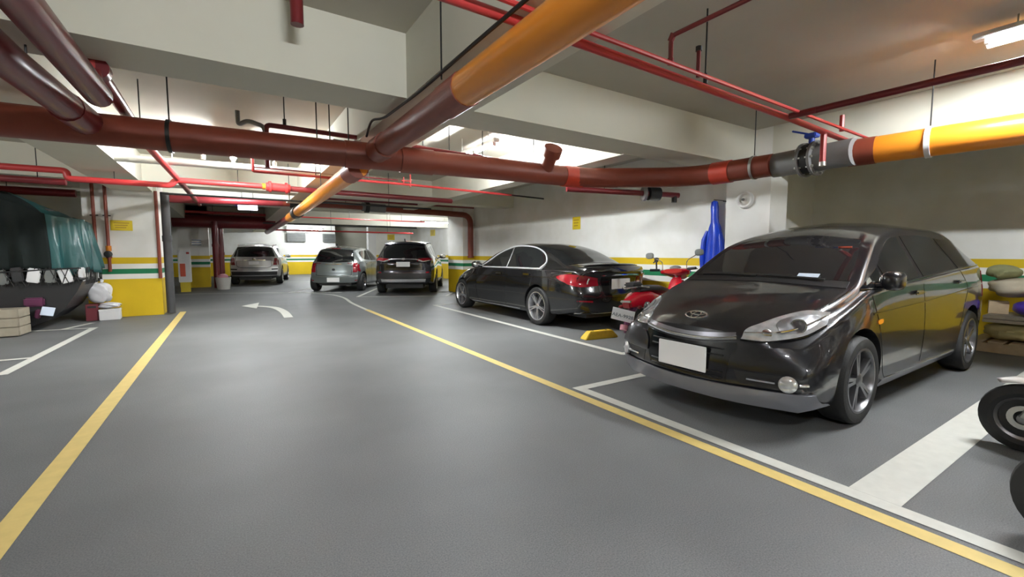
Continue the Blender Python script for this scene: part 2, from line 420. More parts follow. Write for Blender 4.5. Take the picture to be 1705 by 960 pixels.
zm = 2.27
main_pts = [(-7.5, 5.5, zm), (4.15, 4.58, zm), (5.26, 3.75, zm), (5.36, 2.6, zm), (5.52, 1.0, zm), (5.85, -3.0, zm)]
def on_main(x): return (x, 5.5 + (x + 7.5) * (4.58 - 5.5) / 11.65, zm)
MAIN_END = Vector((5.345, 2.75, zm))
t, o = pipe('main_drain_pipe', main_pts[:3] + [tuple(MAIN_END)], .13, 'rust', 'big red-brown pipe crossing the whole picture under the ceiling', .35, [
    ('coupling', on_main(3.75), on_main(4.05), .138, 'scarlet'), ('coupling', on_main(1.62), on_main(1.98), .14, 'rust'),
    ('coupling', on_main(1.05), on_main(1.30), .14, 'rust'), ('coupling', (5.285, 3.45, zm), (5.305, 3.22, zm), .14, 'scarlet'),
    ('stub', (3.45, 4.62, zm), (3.42, 4.40, 2.50), .085, 'rust'), ('end_cap', (3.425, 4.44, 2.46), (3.41, 4.37, 2.54), .115, 'rust'),
    rod(-.38, 4.92, 2.40), rod(.92, 4.85, 2.4), rod(2.6, 4.7, 2.4), rod(5.32, 2.95, 2.4), rod(.8, 4.86, 2.4), rod(1.1, 4.84, 2.4)])
clamp(t, o, (5.325, 2.95, zm), (.09, -1, 0), .132)
clamp(t, o, on_main(-.38), (1, -.08, 0), .132, 'dark_metal')
# grey valve set and near orange run
t = empty('butterfly_valve', (5.37, 2.36, zm), R(-95), 'grey flanged valve with blue lever between red and orange pipes', 'valve')
X90 = Matrix.Rotation(R(90), 4, 'Y')
MB().tube([(-.40, 0, 0), (-.07, 0, 0)], .136, 20).build('pipe_collar', 'grey_pipe', t)
MB().tube([(.07, 0, 0), (.42, 0, 0)], .136, 20).build('pipe_collar', 'grey_pipe', t)
for x in (-.06, .06):
    f = MB().lathe([(0, -.014), (.185, -.014), (.185, .014), (0, .014)], 28, Matrix.Translation((x, 0, 0)) @ X90).build('flange', 'grey_pipe', t)
    b = MB()
    for k in range(10):
        a = k * math.pi / 5; b.tube([(x - .035, .16 * math.cos(a), .16 * math.sin(a)), (x + .035, .16 * math.cos(a), .16 * math.sin(a))], .014, 6)
    b.build('bolt', 'steel', f)
MB().lathe([(0, -.04), (.17, -.04), (.17, .04), (0, .04)], 28, X90).build('valve_body', 'dark_metal', t)
MB().tube([(0, 0, .15), (0, 0, .25)], .03, 10).box((0, 0, .25), (.12, .10, .05), bev=.01).build('lever_base', 'blue', t)
MB().box((-.10, 0, .30), (.24, .035, .02), Matrix.Rotation(R(22), 4, 'Y'), .006).build('lever', 'blue', t)
t, o = pipe('orange_pipe', [(5.402, 2.0, zm), (5.52, 1.0, zm), (5.95, -3.5, zm)], .13, 'orange', 'thick orange pipe running out of the right edge past the grey valve', .1, [
    rod(5.47, 1.42, 2.4), rod(5.7, -.9, 2.4), ('coupling', (5.40, 2.02, zm), (5.425, 1.80, zm), .134, 'rust')])
clamp(t, o, (5.465, 1.42, zm), (.1, -1, 0), .132, 'lamp_white', .04)
# orange branch over the lane
t, o = pipe('orange_branch_pipe', [(1.33, 4.66, 2.30), (1.30, 2.6, 2.28), (1.27, -3, 2.28)], .105, 'rust', 'orange branch pipe running overhead from the big red pipe towards the viewer', .3, [
    ('coupling', (1.335, 4.62, 2.30), (1.33, 4.3, 2.295), .122, 'rust'), ('pipe_sleeve', (1.30, 2.55, 2.28), (1.272, -3, 2.28), .107, 'orange'),
    ('coupling', (1.303, 2.86, 2.281), (1.30, 2.55, 2.28), .113, 'rust'), rod(1.22, 2.75, 2.38)])
tag(MB().tube(fillet([(1.17, -2.0, 2.38), (1.19, 2.2, 2.40), (1.20, 3.1, 2.40), (1.21, 4.0, 2.44), (1.20, 4.35, 2.52), (1.22, 4.60, 2.42)], .2), .011, 7).build('cable', 'cable'), 'black cable lying along the orange branch pipe', 'cable')
pipe('orange_far_pipe', [(1.22, 4.95, 2.17), (1.28, 9.8, 2.13), (1.30, 12.0, 2.11)], .10, 'orange', 'orange pipe running on beyond the big red pipe towards the far end', .3, [
    ('coupling', (1.22, 4.95, 2.17), (1.222, 5.35, 2.165), .112, 'rust'), ('end_collar', (1.283, 10.3, 2.127), (1.287, 10.7, 2.122), .125, 'dark_metal'), ('pipe_tail', (1.3, 12.0, 2.11), (1.31, 19.5, 2.08), .09, 'maroon'), rod(1.25, 7.4, 2.2)])
# maroon pipes at the left
pipe('maroon_pipe', [(-.70, -3, 2.30), (-.68, 4.02, 2.30)], .078, 'maroon', 'thick maroon pipe over the lane ending in a rounded cap at upper left', .1, [
    ('end_cap', (-.68, 4.02, 2.30), (-.68, 4.06, 2.30), .072, 'maroon'), ('riser', (-.68, 3.9, 2.34), (-.68, 3.9, 2.42), .05, 'maroon'), rod(-.69, 2.4, 2.35)])
pipe('maroon_thin_pipe', [(-.67, 3.95, 2.455), (-.70, 6.5, 2.455), (-.62, 9.4, 2.45)], .042, 'red', 'dark red pipe passing behind the big pipe and running away at left', .1, [
    ('elbow', (-.67, 3.95, 2.455), (-.67, 4.05, 2.455), .07, 'maroon'), ('pipe_sleeve', (-.672, 4.02, 2.455), (-.69, 5.4, 2.455), .045, 'maroon'), ('pipe_tail', (-.62, 9.3, 2.45), (-.52, 13.15, 2.44), .045, 'maroon'), rod(-.69, 5.9, 2.48)])
pipe('maroon_joint_pipe', [(-1.02, -3, 2.30), (-.97, 3.6, 2.30), (-.90, 4.9, 2.30)], .095, 'maroon', 'maroon pipe at the left edge joining the big red pipe', .1, [
    ('coupling', (-.93, 4.45, 2.30), (-.905, 4.85, 2.30), .107, 'maroon'), rod(-.97, 3.9, 2.4)])
# pair of red sprinkler pipes crossing overhead
pipe('sprinkler_main', [(-3, 1.94, 2.45), (1.64, 2.0, 2.45), (4.2, 2.06, 2.45), (6.3, 2.16, 2.45)], .027, 'red', 'thicker red pipe of the overhead pair crossing above the orange pipe', .05, [
    ('drop', (5.02, 2.10, 2.45), (5.02, 2.10, 2.16), .028, 'red'), ('sprinkler_head', (5.02, 2.10, 2.16), (5.02, 2.10, 2.12), .032, 'steel'), rod(1.0, 1.99, 2.46), rod(2.97, 2.03, 2.46), ('hanger_nut', (2.97, 2.03, 2.48), (2.97, 2.03, 2.55), .016, 'dark_metal')], 10)
pipe('sprinkler_pair_pipe', [(-3, 1.80, 2.465), (6.3, 2.0, 2.465)], .014, 'red', 'thinner red pipe of the overhead pair crossing above the orange pipe', .05, [
    ('riser', (2.79, 1.965, 2.465), (2.79, 1.965, 2.64), .014, 'maroon'), ('sprinkler_head', (2.79, 1.965, 2.64), (2.79, 1.965, 2.67), .022, 'dark_metal'), ('riser', (5.2, 2.02, 2.465), (5.2, 2.02, 2.62), .022, 'red')], 8)
pipe('sprinkler_branch', [(2.49, 1.96, 2.49), (2.49, 1.96, 2.66), (2.56, -3, 2.66)], .015, 'maroon', 'thin maroon branch rising from the red pair and running off the top edge', .04, [('elbow', (2.49, 1.965, 2.63), (2.49, 1.94, 2.67), .02, 'maroon'), ('tee', (2.49, 1.96, 2.482), (2.49, 1.96, 2.52), .021, 'maroon')], 8)
pipe('sprinkler_tee_pipe', [(4.2, 1.82, 2.45), (4.22, 1.0, 2.45), (4.32, -3, 2.45)], .027, 'maroon', 'dark maroon pipe running from the red pair to the right edge', .05, [('tee', (4.2, 2.03, 2.45), (4.2, 1.82, 2.45), .030, 'maroon'), rod(4.25, .2, 2.47)], 10)
pipe('ceiling_stub_pipe', [(.44, 3.25, 2.99), (.44, 3.25, 2.72)], .04, 'maroon', 'short maroon pipe stub hanging from the ceiling at top centre', .05, [('collar', (.44, 3.25, 2.90), (.44, 3.25, 2.99), .045, 'dark_metal')], 12)
# thin dark pipe behind the main pipe
pipe('dark_thin_pipe', [(.38, 5.2, 2.12), (.38, 5.2, 2.55), (1.44, 5.2, 2.545), (2.85, 5.2, 2.51), (5.0, 5.2, 2.47)], .026, 'maroon', 'thin dark pipe rising behind the big red pipe and following it to the right', .05, [
    ('tee', (2.80, 5.2, 2.52), (2.80, 5.2, 2.38), .018, 'maroon'), ('coupling', (2.74, 5.2, 2.513), (2.87, 5.2, 2.51), .034, 'maroon'), rod(.55, 5.2, 2.56), ('hanger_nut', (.55, 5.2, 2.57), (.55, 5.2, 2.63), .018, 'dark_metal'), rod(2.05, 5.2, 2.53), rod(3.7, 5.2, 2.5), rod(2.4, 5.2, 2.53)], 10)
tag(MB().tube(fillet([(.14, 5.25, 2.66), (.14, 5.25, 2.52), (.22, 5.22, 2.57), (.36, 5.2, 2.53), (.37, 5.2, 2.46)], .04), .022, 8).build('pipe_trap', 'grey_pipe'), 'short bent grey pipe hooked above the big red pipe', 'pipe')
tag(MB().tube([(1.0, 5.1, 2.46), (1.55, 5.1, 2.44)], .016, 8).box((1.25, 5.1, 2.465), (.09, .05, .05), bev=.01).build('pipe_bracket', 'steel'), 'small steel bracket on a thin pipe behind the big pipe', 'bracket')
# pink pipe beyond
pipe('pink_pipe', [(.36, 7.5, 2.66), (.36, 7.5, 2.44), (.4, 7.5, 2.44), (2.7, 7.5, 2.44), (4.8, 7.5, 2.41)], .02, 'red', 'thin pinkish red pipe crossing below the big red pipe at centre', .03, [
    ('riser', (2.72, 7.5, 2.40), (2.72, 7.5, 2.62), .013, 'red'), ('riser', (2.60, 7.5, 2.44), (2.60, 7.5, 2.56), .011, 'red'), ('cross_pipe', (2.56, 7.5, 2.50), (2.74, 7.5, 2.50), .012, 'red'), ('cross_pipe', (.36, 7.5, 2.50), (2.5, 7.5, 2.50), .011, 'maroon'), ('pipe_tail', (4.75, 7.5, 2.41), (5.6, 7.5, 2.39), .016, 'dark_metal'), rod(1.2, 7.5, 2.46), rod(2.0, 7.5, 2.46)], 8)
pipe('white_pipe', [(-1.22, 7.95, 2.53), (1.27, 7.65, 2.53)], .048, 'white_pipe', 'white plastic pipe crossing between the beams at left centre', .05, [
    ('hanger_cup', (-.24, 7.83, 2.60), (-.24, 7.83, 2.66), .03, 'white_pipe'), ('hanger_rod', (-.6, 7.87, 2.55), (-.6, 7.87, ZC), .008, 'white_pipe'), ('hanger_rod', (-.24, 7.83, 2.6), (-.24, 7.83, ZC), .008, 'white_pipe'), ('hanger_rod', (.66, 7.72, 2.55), (.66, 7.72, ZC), .008, 'white_pipe'), ('hanger_cup', (.66, 7.72, 2.58), (.66, 7.72, 2.64), .03, 'white_pipe'), ('hanger_rod', (1.06, 7.68, 2.55), (1.06, 7.68, ZC), .008, 'white_pipe')], 12)
# red pipe along the left pillar
pipe('red_hydrant_pipe', [(-4.5, 9.05, 2.45), (-1.92, 9.0, 2.45), (-1.92, 9.0, 2.34), (-.84, 9.0, 2.34), (-.72, 9.0, 2.34), (-.66, 9.0, 2.43), (.6, 9.0, 2.43)], .045, 'red', 'bright red pipe with a dogleg running left to right above the left pillar', .06, [
    ('valve_body', (.62, 9.0, 2.43), (1.0, 9.0, 2.42), .075, 'red'), ('valve_flange', (.66, 9.0, 2.43), (.70, 9.0, 2.43), .10, 'red'), ('valve_flange', (.92, 9.0, 2.425), (.96, 9.0, 2.425), .10, 'red'), ('brass_ring', (.56, 9.0, 2.43), (.61, 9.0, 2.43), .055, 'amber'), ('pipe_tail', (1.0, 9.0, 2.42), (4.2, 9.0, 2.40), .05, 'maroon'), rod(-1.4, 9.0, 2.38), rod(.2, 9.0, 2.45)], 12)
pipe('maroon_lintel_pipe', [(-7, 11.35, 2.36), (-2.32, 11.35, 2.36)], .07, 'maroon', 'thick maroon pipe across the opening left of the striped pillar', .05, [rod(-3.2, 11.35, 2.4)], 12)
pipe('maroon_wall_pipe', [(-6, 9.4, 2.35), (-2.0, 9.3, 2.32)], .05, 'maroon', 'maroon pipe below the bright red one at the left edge', .05, [rod(-2.3, 9.3, 2.35)], 10)
for x, lab in ((-2.11, 'left red riser pipe on the white pillar beside the tarp'), (-1.93, 'right red riser pipe on the pillar ending in a small gauge')):
    t, o = pipe('riser_pipe', [(x, 11.40, 2.62), (x, 11.40, .90)], .028, 'rust', lab, .03, [('bracket', (x - .06, 11.43, 1.98), (x + .06, 11.43, 1.98), .012, 'dark_metal'), ('flange', (x, 11.40, 1.16), (x, 11.40, 1.2), .045, 'rust'), ('bracket', (x, 11.40, 1.98), (x, 11.495, 1.98), .012, 'dark_metal')], 10, 'riser pipes on the left pillar')
    if x > -2:
        MB().lathe([(0, -.03), (.06, -.03), (.065, .02), (0, .03)], 16, Matrix.Translation(Vector((x, 11.34, 1.24)) - o) @ Matrix.Rotation(R(90), 4, 'X')).build('gauge', 'dark_metal', t)
        MB().tube([Vector((x, 11.40, 1.3)) - o, Vector((x, 11.40, 1.4)) - o], .045, 10).build('brass_body', 'amber', t)
pipe('grey_downpipe', [(-1.04, 11.56, ZC - .5), (-1.04, 11.56, .02)], .075, 'dark_pipe', 'dark grey downpipe at the corner of the left striped pillar', .05, [('coupling', (-1.04, 11.56, 1.5), (-1.04, 11.56, 1.62), .085, 'dark_pipe')])
pipe('red_downpipe', [(-1.17, 11.42, ZC - .5), (-1.17, 11.42, .75)], .03, 'rust', 'thin red downpipe beside the grey downpipe on the pillar', .05, [('bracket', (-1.17, 11.42, 1.7), (-1.17, 11.49, 1.7), .014, 'rust')], 10)
# pipes before the far bays
t, o = pipe('red_elbow_pipe', [(-1.05, 12.4, 2.46), (2.46, 12.4, 2.53), (6.42, 12.4, 2.44), (6.42, 12.4, 1.12)], .085, 'rust', 'red-brown pipe above the dark SUV turning down the wall by the sedan', .28, [
    ('coupling', (3.12, 12.4, 2.515), (3.75, 12.4, 2.50), .115, 'grey_pipe'), ('coupling', (3.2, 12.4, 2.513), (3.3, 12.4, 2.51), .15, 'dark_metal'), ('pipe_foot', (6.42, 12.4, 1.12), (6.42, 12.4, 1.18), .1, 'rust'), rod(4.9, 12.4, 2.5), rod(2.7, 12.4, 2.55), ('bracket', (6.42, 12.42, 2.05), (6.42, 12.5, 2.05), .02, 'dark_metal'), ('pipe_sleeve', (-1.05, 12.4, 2.46), (1.2, 12.4, 2.505), .088, 'maroon'), ('joint_elbow', (1.35, 12.4, 2.51), (1.55, 12.4, 2.52), .12, 'dark_metal')])
for y, z, x0, x1, r, m, lab in ((11.2, 2.54, 1.9, 5.9, .03, 'maroon', 'thin maroon pipe just above the red elbow pipe'), (14.6, 2.34, 1.6, 5.8, .02, 'red', 'thin pale red pipe below the red elbow pipe'), (16.5, 2.24, 1.0, 6.2, .025, 'dark_metal', 'thin dark pipe low behind the two small cars'),
                                (9.7, 2.28, -.9, 4.0, .018, 'dark_metal', 'thin dark conduit below the red valve pipe'), (18.0, 2.1, 1.2, 6.6, .03, 'red', 'thin pinkish pipe before the white cooler box'), (14.0, 2.62, -1.1, 1.9, .06, 'dark_metal', 'dark duct pipe behind the lit hanging sign')):
    pipe('cross_pipe', [(x0, y, z), (x1, y, z)], r, m, lab, .05, [rod(x0 + .4 * (x1 - x0), y, z, min(ZC, 2.99)), rod(x0 + .8 * (x1 - x0), y, z)], 8)
pipe('wide_maroon_pipe', [(-1.6, 19.6, 2.42), (1.6, 19.6, 2.42)], .24, 'maroon', 'very thick maroon pipe above the silver SUV at the far left', .05, [('top_pipe', (-1.2, 19.3, 2.72), (1.5, 19.3, 2.70), .05, 'red'), rod(-.4, 19.6, 2.6), rod(.8, 19.6, 2.6)])
pipe('maroon_downpipe', [(-.36, 19.2, 2.4), (-.36, 19.2, .02)], .10, 'maroon', 'left maroon downpipe behind the silver SUV', .05, [('collar', (-.36, 19.2, 1.5), (-.36, 19.2, 1.6), .115, 'maroon')])
pipe('maroon_downpipe', [(-.22, 19.9, 2.4), (-.22, 19.9, .02)], .11, 'maroon', 'right maroon downpipe behind the silver SUV', .05, [('collar', (-.22, 19.9, 1.2), (-.22, 19.9, 1.3), .125, 'maroon')])
t, o = pipe('side_valve_pipe', [(4.6, 5.55, 2.28), (6.0, 5.00, 2.24), (6.45, 4.84, 2.23)], .045, 'maroon', 'short pipe with dark valve under the bend of the big red pipe', .05, [
    ('valve_body', (5.92, 5.03, 2.24), (6.10, 4.96, 2.24), .11, 'dark_metal'), ('valve_flange', (5.83, 5.07, 2.24), (5.87, 5.05, 2.24), .12, 'grey_pipe'), ('drop', (6.38, 4.87, 2.24), (6.38, 4.87, 2.11), .045, 'dark_metal'), rod(5.2, 5.32, 2.26)])

# ------------------------------------------------------------------ cars
def wheel(par, x, y, r, w, side, style, rim_m):
    """tyre mesh is the wheel; rim, disc and hub cap are its parts. side=+1 left"""
    rot = Matrix.Translation((x, y, r)) @ Matrix.Rotation(R(-90 * side), 4, 'X')
    ri = r * style.get('rim', .70); h = w / 2
    tyre = MB().lathe([(ri * .97, -h), (ri, -h), (r * .93, -h), (r * .985, -h * .78), (r, -h * .5), (r, h * .5), (r * .985, h * .80), (r * .94, h * .99), ((r + ri) / 2, h * 1.04), (ri * 1.02, h * .96), (ri * .97, h * .9), (ri * .95, -h)], 40, rot).build('wheel', 'rubber', par)
    MB().lathe([(ri * .99, -h), (ri * .99, h * .86), (ri * 1.03, h * .99), (ri * .96, h * 1.0), (ri * .90, h * .72), (ri * .88, -h * .3), (0, -h * .3)], 40, rot).build('rim', [rim_m], tyre)
    d = MB().lathe([(0, -h * .2), (ri * .80, -h * .2), (ri * .80, -h * .05), (0, -h * .05)], 28, rot); d.build('brake_disc', 'dark_metal', tyre)
    sp = MB(); n = style['n']
    for k in range(n):
        a = 2 * math.pi * k / n + style.get('a0', math.pi / 2)
        for da in style['split']:
            c = Matrix.Rotation(a, 4, 'Z')
            ri_in, ri_out = ri * .14, ri * .93; w0, w1 = style['w']
            def P(rad, off, z): return rot @ (c @ Vector((rad, off, z)))
            oo = da * ri
            v = [P(ri_in, oo * .3 - w0 * ri, h * .80), P(ri_in, oo * .3 + w0 * ri, h * .80), P(ri_out, oo + w1 * ri, h * .88), P(ri_out, oo - w1 * ri, h * .88),
                 P(ri_in, oo * .3 - w0 * ri, h * .45), P(ri_in, oo * .3 + w0 * ri, h * .45), P(ri_out, oo + w1 * ri, h * .5), P(ri_out, oo - w1 * ri, h * .5)]
            sp.add(v, [(0, 1, 2, 3), (4, 7, 6, 5), (0, 4, 5, 1), (1, 5, 6, 2), (2, 6, 7, 3), (3, 7, 4, 0)])
    sp.build('spokes', rim_m, tyre, smooth=False)
    MB().lathe([(ri * .22, h * .5), (ri * .22, h * .82), (ri * .15, h * .90), (0, h * .92)], 20, rot).build('hub_cap', rim_m, tyre)
    return tyre

def chaikin(p, n=2):
    for _ in range(n):
        q = [p[0]]
        for a, b in zip(p, p[1:]):
            q += [(a[0] * .75 + b[0] * .25, a[1] * .75 + b[1] * .25), (a[0] * .25 + b[0] * .75, a[1] * .25 + b[1] * .75)]
        q.append(p[-1]); p = q
    return p

class Car:
    def __init__(s, name, loc, rz, label, P, paint):
        s.P = P; s.L = P['L']; s.root = empty(name, loc, rz, label, 'car'); s.paint = paint
        F = {k: pchip(P[k]) for k in ('zb', 'w', 'zsh', 'wsh', 'zr', 'wr', 'zc')}
        L = s.L; us = sorted(set([0, .008, .02, .04, .07, .11, .16] + [.2 + i * (L - .4) / 76 for i in range(77)] + [L - a for a in (.16, .11, .07, .04, .02, .008, 0)]))
        bm = bmesh.new(); rings = []
        bf, br = P.get('bowF', .3), P.get('bowR', .12); W = max(b for _, b in P['w'])
        leanF = pchip(P.get('leanF', [(0, .06), (.3, 0), (.6, 0), (1.2, .0)])); leanR = pchip(P.get('leanR', [(0, .08), (.4, 0), (1.2, 0)]))
        def warp(u, y, z):
            ff = max(0, 1 - u / 1.3); fr = max(0, 1 - (L - u) / 1.2); q = (abs(y) / W) ** 2.3
            return Vector((L / 2 - (u + ff * (bf * q + leanF(z)) - fr * (br * q + leanR(z))), y, z))
        def section(u):
            zb, w, zs, ws, zr, wr, zc = (F[k](u) for k in ('zb', 'w', 'zsh', 'wsh', 'zr', 'wr', 'zc'))
            dz = zs - zb
            pts = [(0, zb), (w * .80, zb), (w * .955, zb + .02), (w * .985, zb + .25 * dz), (w, zb + .5 * dz), (w * .995, zb + .72 * dz), (ws * 1.004, zs - .05 * dz), (ws, zs), (ws * .985, zs + .012),
                   (wr * 1.01 + .02, zr - .05), (wr, zr), (wr * .93, zr + (zc - zr) * .30), (wr * .55, zr + (zc - zr) * .80), (0, zc)]
            return chaikin(pts, 2)
        def mk(pts, u): return [bm.verts.new(warp(u, y, z)) for y, z in pts]
        secs = [section(u) for u in us]
        for u, sc in zip(us, secs): rings.append((mk(sc, u), mk([(-y, z) for y, z in sc], u)))
        for (A, A2), (B, B2) in zip(rings, rings[1:]):
            for k in range(len(A) - 1):
                bm.faces.new((A[k], A[k + 1], B[k + 1], B[k])); bm.faces.new((A2[k + 1], A2[k], B2[k], B2[k + 1]))
        for i, u in ((0, us[0]), (-1, us[-1])):
            sc = secs[i]; n = 12; rows = []
            for k, (y, z) in enumerate(sc):
                rows.append([rings[i][1][k]] + [bm.verts.new(warp(u, y * (2 * j / n - 1), z)) for j in range(1, n)] + [rings[i][0][k]])
            for a, b in zip(rows, rows[1:]):
                for j in range(n): bm.faces.new((a[j], a[j + 1], b[j + 1], b[j]))
        bmesh.ops.remove_doubles(bm, verts=bm.verts[:], dist=.0006)
        bmesh.ops.dissolve_degenerate(bm, edges=bm.edges[:], dist=.0004)
        bmesh.ops.recalc_face_normals(bm, faces=bm.faces[:])
        me = bpy.data.meshes.new('body'); bm.to_mesh(me); bm.free()
        for k in (paint, 'black'): me.materials.append(M[k])
        bm = bmesh.new(); bm.from_mesh(me); s.bvh0 = BVHTree.FromBMesh(bm); bm.free()
        body = bpy.data.objects.new('body', me); COL.objects.link(body)
        # wheel arches
        cut = MB(); ra = P['wr_'] + P.get('gap', .045)
        for u in P['axles']:
            for sd in (1, -1):
                y0, y1 = sd * (P['track'] - .24), sd * (P['track'] + .3)
                cut.tube([(L / 2 - u, min(y0, y1), P['wr_'] + .01), (L / 2 - u, max(y0, y1), P['wr_'] + .01)], ra, 36)
        cme = bpy.data.meshes.new('cut'); bmesh.ops.recalc_face_normals(cut.bm, faces=cut.bm.faces[:]); cut.bm.to_mesh(cme); cut.bm.free()
        cme.materials.append(M['black'])
        co = bpy.data.objects.new('cut', cme); COL.objects.link(co)
        md = body.modifiers.new('b', 'BOOLEAN'); md.object = co; md.operation = 'DIFFERENCE'; md.solver = 'EXACT'; md.material_mode = 'TRANSFER'
        dg = bpy.context.evaluated_depsgraph_get(); dg.update()
        nm = bpy.data.meshes.new_from_object(body.evaluated_get(dg))
        bpy.data.objects.remove(body); bpy.data.objects.remove(co); bpy.data.meshes.remove(cme)
        nm.shade_smooth(); nm.set_sharp_from_angle(angle=R(40))
        s.body = bpy.data.objects.new('body', nm); COL.objects.link(s.body); s.body.parent = s.root
        bm = bmesh.new(); bm.from_mesh(nm); s.bvh = BVHTree.FromBMesh(bm); bm.free()
        st = P['style']
        for u in P['axles']:
            for sd in (1, -1): wheel(s.root, L / 2 - u, sd * (P['track'] - P['tw'] / 2), P['wr_'], P['tw'], sd, st, P.get('rim_m', 'alloy'))
        MB().box((0, 0, .26), (L * .9, W * 1.2, .12)).build('underbody', 'black', s.root, smooth=False)
    def hit(s, d, a, b):
        """d: 'L'/'R' side (a=u, b=z); 'F'/'B' front/back (a=y, b=z); 'T' top (a=u, b=y)"""
        L = s.L
        if d in 'LR':
            sg = 1 if d == 'L' else -1; o, v = Vector((L / 2 - a, sg * 3, b)), Vector((0, -sg, 0))
        elif d in ('FL', 'FR'):      # from the front corner, 45 degrees; a = (u + |y|) / sqrt 2
            sg = 1 if d == 'FL' else -1; q = a / math.sqrt(2)
            o, v = Vector((L / 2 - q + 2, sg * (q + 2), b)), Vector((-1, -sg, 0)).normalized()
        elif d == 'F': o, v = Vector((L, a, b)), Vector((-1, 0, 0))
        elif d == 'B': o, v = Vector((-L, a, b)), Vector((1, 0, 0))
        else: o, v = Vector((L / 2 - a, b, 4)), Vector((0, 0, -1))
        h = s.bvh0.ray_cast(o, v)
        if h[0] is None:
            h = s.bvh0.find_nearest(o + v * 2.2)
        return h[0], h[1], v
    def patch(s, name, d, poly, m, off=.004, parent=None, step=.05, sm=5, thick=.012):
        """flush panel: outline projected on the body along d, with its own depth"""
        pts = spline(poly, sm) if sm else [p[:2] for p in poly]
        # resample long edges
        out = []
        for a, b in zip(pts, pts[1:] + pts[:1]):
            k = max(1, int(math.hypot(b[0] - a[0], b[1] - a[1]) / step)); out += [(a[0] + (b[0] - a[0]) * i / k, a[1] + (b[1] - a[1]) * i / k) for i in range(k)]
        n = len(out); vs = [Vector(p) for p in out]
        x0, x1 = min(p[0] for p in out), max(p[0] for p in out); y0, y1 = min(p[1] for p in out), max(p[1] for p in out)
        def inside(x, y):
            c = False; j = n - 1
            for i in range(n):
                if (out[i][1] > y) != (out[j][1] > y) and x < (out[j][0] - out[i][0]) * (y - out[i][1]) / (out[j][1] - out[i][1]) + out[i][0]: c = not c
                j = i
            return c
        gx = x0 + step / 2
        while gx < x1:
            gy = y0 + step / 2
            while gy < y1:
                if inside(gx, gy) and min((p[0] - gx) ** 2 + (p[1] - gy) ** 2 for p in out) > (step * .35) ** 2: vs.append(Vector((gx, gy)))
                gy += step
            gx += step
        V, E, F, *_ = geometry.delaunay_2d_cdt(vs, [(i, (i + 1) % n) for i in range(n)], [list(range(n))], 1, 1e-5)
        bm = bmesh.new(); top = []
        for p in V:
            h, nr, v = s.hit(d, p[0], p[1])
            if nr.dot(v) > 0: nr = -nr
            top.append(bm.verts.new(h + nr * off))
        for f in F:
            try: bm.faces.new([top[i] for i in f])
            except ValueError: pass
        be = [e for e in bm.edges if len(e.link_faces) == 1]
        if thick and be:
            r = bmesh.ops.extrude_edge_only(bm, edges=be)
            for v in [g for g in r['geom'] if isinstance(g, bmesh.types.BMVert)]:
                vv = s.hit(d, 0, .5)[2]; nn = s.bvh0.find_nearest(v.co)[1]
                v.co -= nn * thick if nn else -vv * thick
        return link(name, bm, m, parent or s.root, ang=45)
    def line(s, name, d, pts, r, m, off=.001, parent=None, sm=5, closed=False, flat=None):
        q = spline(pts, sm, closed) if sm else pts
        out = []
        for a, b in zip(q, q[1:]):
            k = max(1, int(math.hypot(b[0] - a[0], b[1] - a[1]) / .05)); out += [(a[0] + (b[0] - a[0]) * i / k, a[1] + (b[1] - a[1]) * i / k) for i in range(k)]
        out.append(q[-1]); P = []
        for a, b in out:
            h, nr, v = s.hit(d, a, b)
            if nr.dot(v) > 0: nr = -nr
            P.append(h + nr * off)
        return MB().tube(P, r, 6).build(name, m, parent or s.root)
    def at(s, d, a, b, off=0):
        h, nr, v = s.hit(d, a, b)
        if nr.dot(v) > 0: nr = -nr
        return h + nr * off, nr
    def sides(s): return (('L', 1), ('R', -1))

def oval_ring(c, ax, bx, r, rot, n=28):
    return [rot @ Vector((0, ax * math.cos(k * 2 * math.pi / n), bx * math.sin(k * 2 * math.pi / n))) + Vector(c) for k in range(n)]

def emblem3(car, d, y, z, sc, m='chrome'):
    """oval badge of three interlocking ellipses"""
    p, nr = car.at(d, y, z, .008)
    rot = Vector((1, 0, 0)).rotation_difference(nr).to_matrix()
    b = MB()
    b.tube(oval_ring(p, .085 * sc, .055 * sc, 0, rot), .007 * sc, 6, closed=True)
    b.tube(oval_ring(p, .030 * sc, .052 * sc, 0, rot), .0055 * sc, 6, closed=True)
    b.tube(oval_ring(p + rot @ Vector((0, 0, .024 * sc)), .060 * sc, .025 * sc, 0, rot), .0055 * sc, 6, closed=True)
    b.build('emblem', m, car.root)

def plate(car, d, y, z, w, h, name='number_plate'):
    p, nr = car.at(d, y, z, .018); x = 1 if d == 'F' else -1
    return MB().box(p, (.012, w, h), bev=.004).build(name, 'plate', car.root, smooth=False)

def mirror(car, u, z, y, m, sc=1, fold=False):
    for d, sg in car.sides()[:1 if fold else 2]:
        p, _ = car.at(d, u, z - .02)
        sq = lambda u_: 1 / max(abs(u_.x) ** 3 + abs(u_.y) ** 3 + abs(u_.z) ** 3, 1e-6) ** (1 / 3) * .92
        if fold:
            c_ = Vector((p.x - .05, p.y + sg * .085, p.z + .045)); dm = (.12 * sc, .075 * sc, .085 * sc)
        else:
            c_ = Vector((p.x - .01, p.y + sg * .16, p.z + .045)); dm = (.085 * sc, .12 * sc, .078 * sc)
        b = MB().tube([p + Vector((0, -sg * .03, 0)), Vector((p.x, c_.y, p.z + .01))], .022 * sc, 8)
        b.ball(c_, dm, fn=sq)
        o = b.build('wing_mirror', m, car.root)
        if fold: MB().ball(c_ + Vector((-.01, -sg * .055 * sc, 0)), (.095 * sc, .03, .062 * sc)).build('mirror_glass', 'chrome', o)
        else: MB().ball(c_ + Vector((-.055, 0, 0)), (.035, .105 * sc, .062 * sc)).build('mirror_glass', 'chrome', o)

